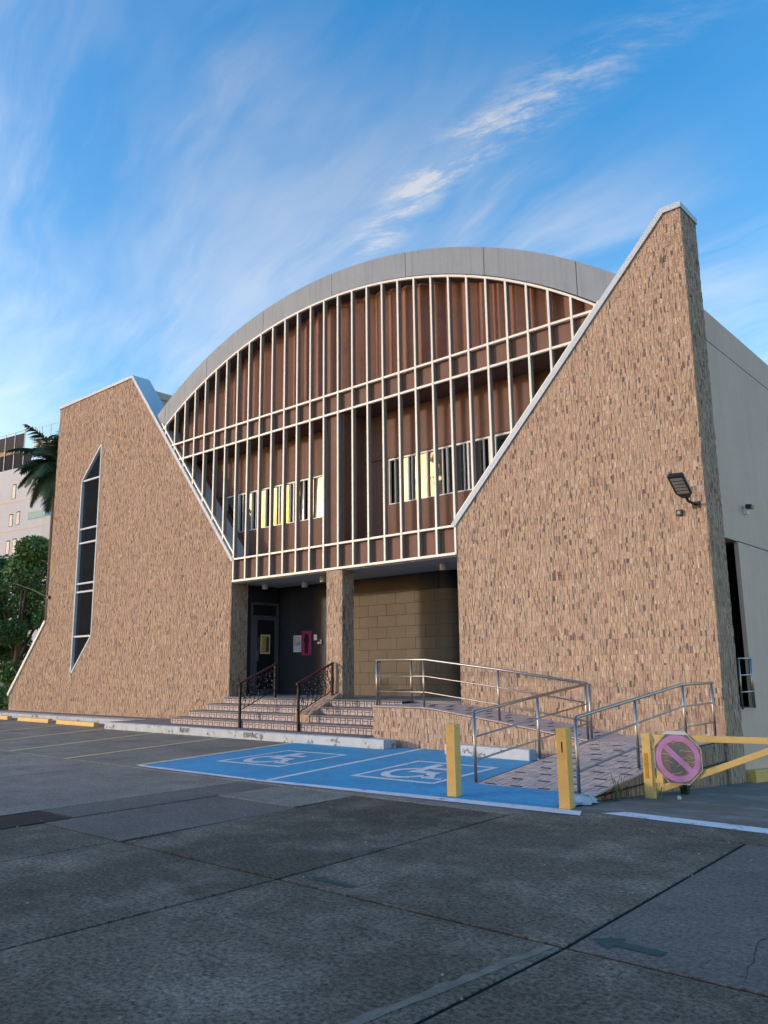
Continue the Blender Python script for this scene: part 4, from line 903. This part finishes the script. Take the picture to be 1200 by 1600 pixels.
def tree(x, y, h, rx, rzr, seed, label, n=9000, base=(.12, .23, .075)):
    t = thing('broadleaf_tree', label, 'tree', (x, y, 0), 'trees beyond the left stone wall'); rnd = random.Random(seed)
    tk = MB(); tk.tube([(x, y, 0), (x+.1, y, h*.3), (x-.05, y+.1, h*.6)], [.22, .17, .10], 9)
    cs = []; rs_ = []
    for i in range(26):
        a = rnd.uniform(0, 6.28); q = math.sqrt(rnd.random()); zz_ = rnd.uniform(-1, 1)
        k = math.sqrt(max(.05, 1-zz_*zz_))
        c0 = (x+math.cos(a)*q*rx*k, y+math.sin(a)*q*rx*k, h*.58+zz_*rzr); r_ = rnd.uniform(.45, .95)*rx*.42
        cs.append(c0); rs_.append((r_, r_, r_*.75))
        if i % 2 == 0: tk.tube([(x, y, h*rnd.uniform(.25, .5)), ((x+c0[0])/2, (y+c0[1])/2, (h*.45+c0[2])/2), c0], [.08, .05, .02], 6)
    tk.build('trunk', M_BARK, t, smooth=True)
    V, F, Cc = leaves(cs, rs_, int(n*1.9), .105, seed, base); colored('crown', V, F, Cc, M_LEAF, t)
tree(-37.6, 17.3, 7.6, 2.6, 3.0, 1, 'broad dark green tree beside the left stone wall', 15000)
tree(-42.5, 17.6, 8.2, 2.6, 2.6, 2, 'leafy green tree behind the dark one, left edge', 9000, (.14, .26, .09))
tree(-39.3, 20.5, 6.6, 2.2, 2.6, 3, 'smaller tree between the stone wall and white block', 9000, (.13, .25, .085))
hd = thing('hedge', 'clipped green hedge at the foot of the left wall', 'hedge', (-34.3, 15.2, 0))
cs = [(-35.6+.32*i, 15.1+.25*(i % 2), .25+.3*(k)) for i in range(10) for k in range(3)]
V, F, Cc = leaves(cs, [(.34, .34, .26)]*len(cs), 7000, .06, 9, (.08, .18, .05)); colored('foliage', V, F, Cc, M_LEAF, hd)
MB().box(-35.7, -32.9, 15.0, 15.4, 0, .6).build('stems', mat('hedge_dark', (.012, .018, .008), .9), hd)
# palm
pm = thing('palm_tree', 'tall palm with drooping feathery fronds behind the left wall', 'tree', (-34.1, 16.9, 0)); px_, py_, pz_ = -34.1, 16.9, 10.7
MB().tube([(px_, py_, 0), (px_+.1, py_, 4), (px_, py_, 8), (px_, py_, pz_)], [.24, .17, .15, .13], 10).build('trunk', M_BARK, pm, smooth=True)
rnd = random.Random(12)
for k in range(34):
    az = k*2.399+rnd.uniform(-.2, .2); el = 1.3-1.75*(k/34); Lf = rnd.uniform(1.9, 2.5); p = Vector((px_, py_, pz_)); d = Vector((math.cos(az)*math.cos(el), math.sin(az)*math.cos(el), math.sin(el)))
    pts = [p.copy()]; seg = 14
    for s in range(seg): d = (d+Vector((0, 0, -.10-.05*(k/34)))).normalized(); p = p+d*(Lf/seg); pts.append(p.copy())
    fb_ = MB(); fb_.tube(pts, [.03*(1-i/len(pts))+.006 for i in range(len(pts))], 5); nv = len(fb_.v)
    V = []; F = []
    for i in range(1, len(pts)):
        dd = (pts[i]-pts[i-1]).normalized(); sd_ = dd.cross(Vector((0, 0, 1))).normalized()
        for q in range(4):
            bp = pts[i-1]+(pts[i]-pts[i-1])*(q/4)
            for sg in (-1, 1):
                ll = .72*math.sin(math.pi*(.12+.85*(i/len(pts))))*rnd.uniform(.8, 1.1)
                tip = bp+(sd_*sg*.8+dd*.55+Vector((0, 0, -.45+rnd.uniform(-.15, .2)))).normalized()*ll
                k0 = len(fb_.v); wv_ = dd*.026; fb_.v += [tuple(bp-wv_), tuple(bp+wv_), tuple((bp+tip)/2+wv_*1.1+Vector((0,0,.03))), tuple(tip), tuple((bp+tip)/2-wv_*1.1+Vector((0,0,.03)))]; fb_.f += [(k0, k0+1, k0+2, k0+3, k0+4)]
    t_ = rnd.uniform(.7, 1.2); colored('frond', fb_.v, fb_.f, [(.06*t_, .115*t_, .06*t_, 1)]*len(fb_.v), M_LEAF, pm)
# weeds at the ramp wall
def tuft(x, y, n, h, seed, label, col):
    rnd = random.Random(seed); b = MB(); cols = []; z = drive_z(y)
    for i in range(n):
        a = rnd.uniform(0, 6.28); l_ = h*rnd.uniform(.5, 1.1); p = Vector((x+rnd.uniform(-.05, .05), y+rnd.uniform(-.05, .05), z)); o = Vector((math.cos(a), math.sin(a), 0)); s = Vector((-o.y, o.x, 0))*.007
        m_ = p+o*l_*.25+Vector((0, 0, l_*.75)); e_ = p+o*l_*.7+Vector((0, 0, l_*.65)); k0 = len(b.v)
        b.v += [tuple(p-s), tuple(p+s), tuple(m_+s), tuple(m_-s), tuple(e_)]; b.f += [(k0, k0+1, k0+2, k0+3), (k0+3, k0+2, k0+4)]
        t_ = rnd.uniform(.6, 1.3); cols += [(col[0]*t_, col[1]*t_, col[2]*t_, 1)]*5
    t = thing('grass_tuft', label, 'plant', (x, y, z), 'weeds at the ramp wall'); colored('blades', b.v, b.f, cols, M_LEAF, t)
tuft(-4.93, 10.15, 14, .42, 1, 'dry grass tuft between the bollard and gate post', (.20, .24, .10)); tuft(-4.6, 10.72, 6, .28, 2, 'pale grass blades at the gate post foot', (.34, .36, .2)); tuft(-4.75, 11.9, 40, .24, 3, 'low green weed beneath the prohibition sign', (.05, .10, .03))
V = []; F = []
lt = MB(); rnd = random.Random(6)
for i in range(26):
    x, y = -4.98+rnd.random()*.12, 9.6+rnd.random()*.5; s = rnd.uniform(.015, .035); a = rnd.uniform(0, 3.1); z = drive_z(y)+rnd.uniform(.004, .03)
    lt.add([(x+s*math.cos(a), y+s*math.sin(a), z), (x-s*.5*math.sin(a), y+s*.5*math.cos(a), z+.012), (x-s*math.cos(a), y-s*math.sin(a), z), (x+s*.5*math.sin(a), y-s*.5*math.cos(a), z+.006)], [(0, 1, 2, 3)])
lt = lt.build('leaf_litter', mat('dry_leaf', (.13, .08, .055), .8, var=.3, scale=20)); lt['kind'] = 'stuff'; lt['label'] = 'dry brown leaf litter at the ramp wall'
st = MB().tube([(-4.45, 10.95, drive_z(10.95)), (-4.45, 10.95, drive_z(10.95)+.03), (-4.45, 10.95, drive_z(10.95)+.05)], [.025, .03, .012], 8).build('white_pebble', M_WFRAME, smooth=True); tag(st, 'single white pebble lying on the driveway below the gate', 'stone')

# ------------------------------------------------------------------ background
sh = thing('white_shed', 'white corrugated sheet shed behind the hedge', 'shed', (-42, 18, 0))
b = MB(); n = 60; vs = []
for i in range(n+1):
    x = -48+12*i/n; w_ = .02*math.cos(i*math.pi); vs += [(x, 17.5+w_, 0), (x, 17.5+w_, .92), (x, 18.9, 1.42+w_)]
b.add(vs, [(3*i+j, 3*(i+1)+j, 3*(i+1)+j+1, 3*i+j+1) for i in range(n) for j in range(2)]).build('sheeting', mat('white_sheet', (.66, .7, .74), .5), sh)
MB().box(-48, -36, 18.88, 18.96, 1.40, 1.50).build('ridge', M_WFRAME, sh)
apt = thing('apartment_block', 'white apartment block with dark roof terrace screens in background', 'building', (-71.5, 35.8, 0))
DB = Vector((-.989, -.148, 0)); NB = Vector((.148, -.989, 0)); CB = Vector((-71.54, 35.8, 0))
def bq(s0, s1, z0, z1, out0, out1, name, m, parent=apt):
    c0 = CB+DB*((s0+s1)/2)+NB*((out0+out1)/2)+Vector((0, 0, (z0+z1)/2))
    return MB().obox(c0, DB*((s1-s0)/2), NB*((out1-out0)/2), (0, 0, (z1-z0)/2)).build(name, m, parent)
M_APT = mat('apartment_paint', (.56, .60, .65), .9, spec=.1, var=.05, scale=.3, stain=((.3, .3, .3), .25, .56, .2, .4)); M_APT2 = mat('apartment_side', (.50, .52, .54), .8, var=.05, scale=.3)
wall = bq(2.3, 30, 0, 21.5, -14, 0, 'wall', M_APT); bq(0.2, 2.3, 0, 16.1, -10, .004, 'stair_bay', M_APT2); bq(-3, 2.3, 0, 21.3, -18, -10.01, 'rear_wing', M_APT2)
for z in (15.2, 18.1): bq(2.3, 30, z-.05, z+.05, .0, .02, 'floor_band', M_SIDE)
for s, z0, z1 in ((7.35, 15.65, 16.9), (6.25, 15.7, 17.05), (7.2, 18.4, 19.9), (7.55, 12.9, 14.3), (6.5, 12.95, 14.4), (7.5, 10.4, 11.9), (9.6, 15.6, 16.9), (10.8, 15.6, 16.9)):
    f_ = bq(s-.32, s+.32, z0, z1, -.1, .006, 'window', M_BLACK); bq(s-.22, s+.26, z0+.05, z1-.1, .006, .012, 'pane', mat('lit_blind', (.62, .60, .54), .6), f_)
bq(1.9, 4.6, 16.05, 16.75, .02, .05, 'balcony_glass', mat('green_glass', (.25, .42, .42), .6, spec=.2))
for i in range(14): bq(4.9+i*1.6, 6.45+i*1.6, 21.55, 23.1, -.1, .0, 'terrace_screen', mat('dark_screen', (.035, .04, .055), .9, spec=.05))
bq(6.5, 30, 23.1, 23.55, -2.0, -.02, 'terrace_back', mat('warm_wall', (.4, .32, .2), .9, spec=.05))
for i in range(12): bq(6.2+i*1.6, 7.75+i*1.6, 23.55, 25.0, -.08, .0, 'sun_screen', mat('grey_screen', (.07, .075, .085), .9, spec=.05))
for i in range(7): s = 4.45+i*1.6; bq(s-.04, s+.04, 21.5, 25.3, .0, .05, 'screen_post', M_BLKP)
bq(4.4, 30, 25.22, 25.28, .0, .05, 'top_rail', M_BLKP); bq(-1.5, 4.4, 25.1, 25.15, -.04, .0, 'top_rail', M_COPING)
for s in (3.4, 2.0, .6): bq(s-.03, s+.03, 21.5, 25.2, -.05, 0, 'screen_post', M_COPING)
bq(-.3, 4.4, 23.3, 23.6, -3, .1, 'terrace_roof', M_BLKP)
# building across the street (seen mirrored in the strip windows)
op = thing('tower_opposite', 'dark tower across the street, mirrored in the strip windows', 'building', (-26, -60, 0))
MB().box(-71.5, -44, -78, -60, 0, 48).build('wall', mat('tower_wall', (.05, .06, .085), .6), op)
for i in range(12): MB().box(-71.8, -43.7, -60, -59.2, 4+i*3.5, 4.9+i*3.5).build('balcony', mat('tower_balcony', (.12, .13, .15), .7), op)
ol = thing('block_opposite', 'dark block beyond the car park, mirrored in the slit window', 'building', (-98, -25, 0))
MB().box(-112, -84, -32, -18, 0, 30).build('wall', mat('tower_wall', (.05, .06, .085), .6), ol)
for i in range(8): MB().box(-112.2, -83.8, -18, -17.4, 3+i*3.4, 3.9+i*3.4).build('balcony', mat('tower_balcony', (.12, .13, .15), .7), ol)
print('objects', len(bpy.data.objects))
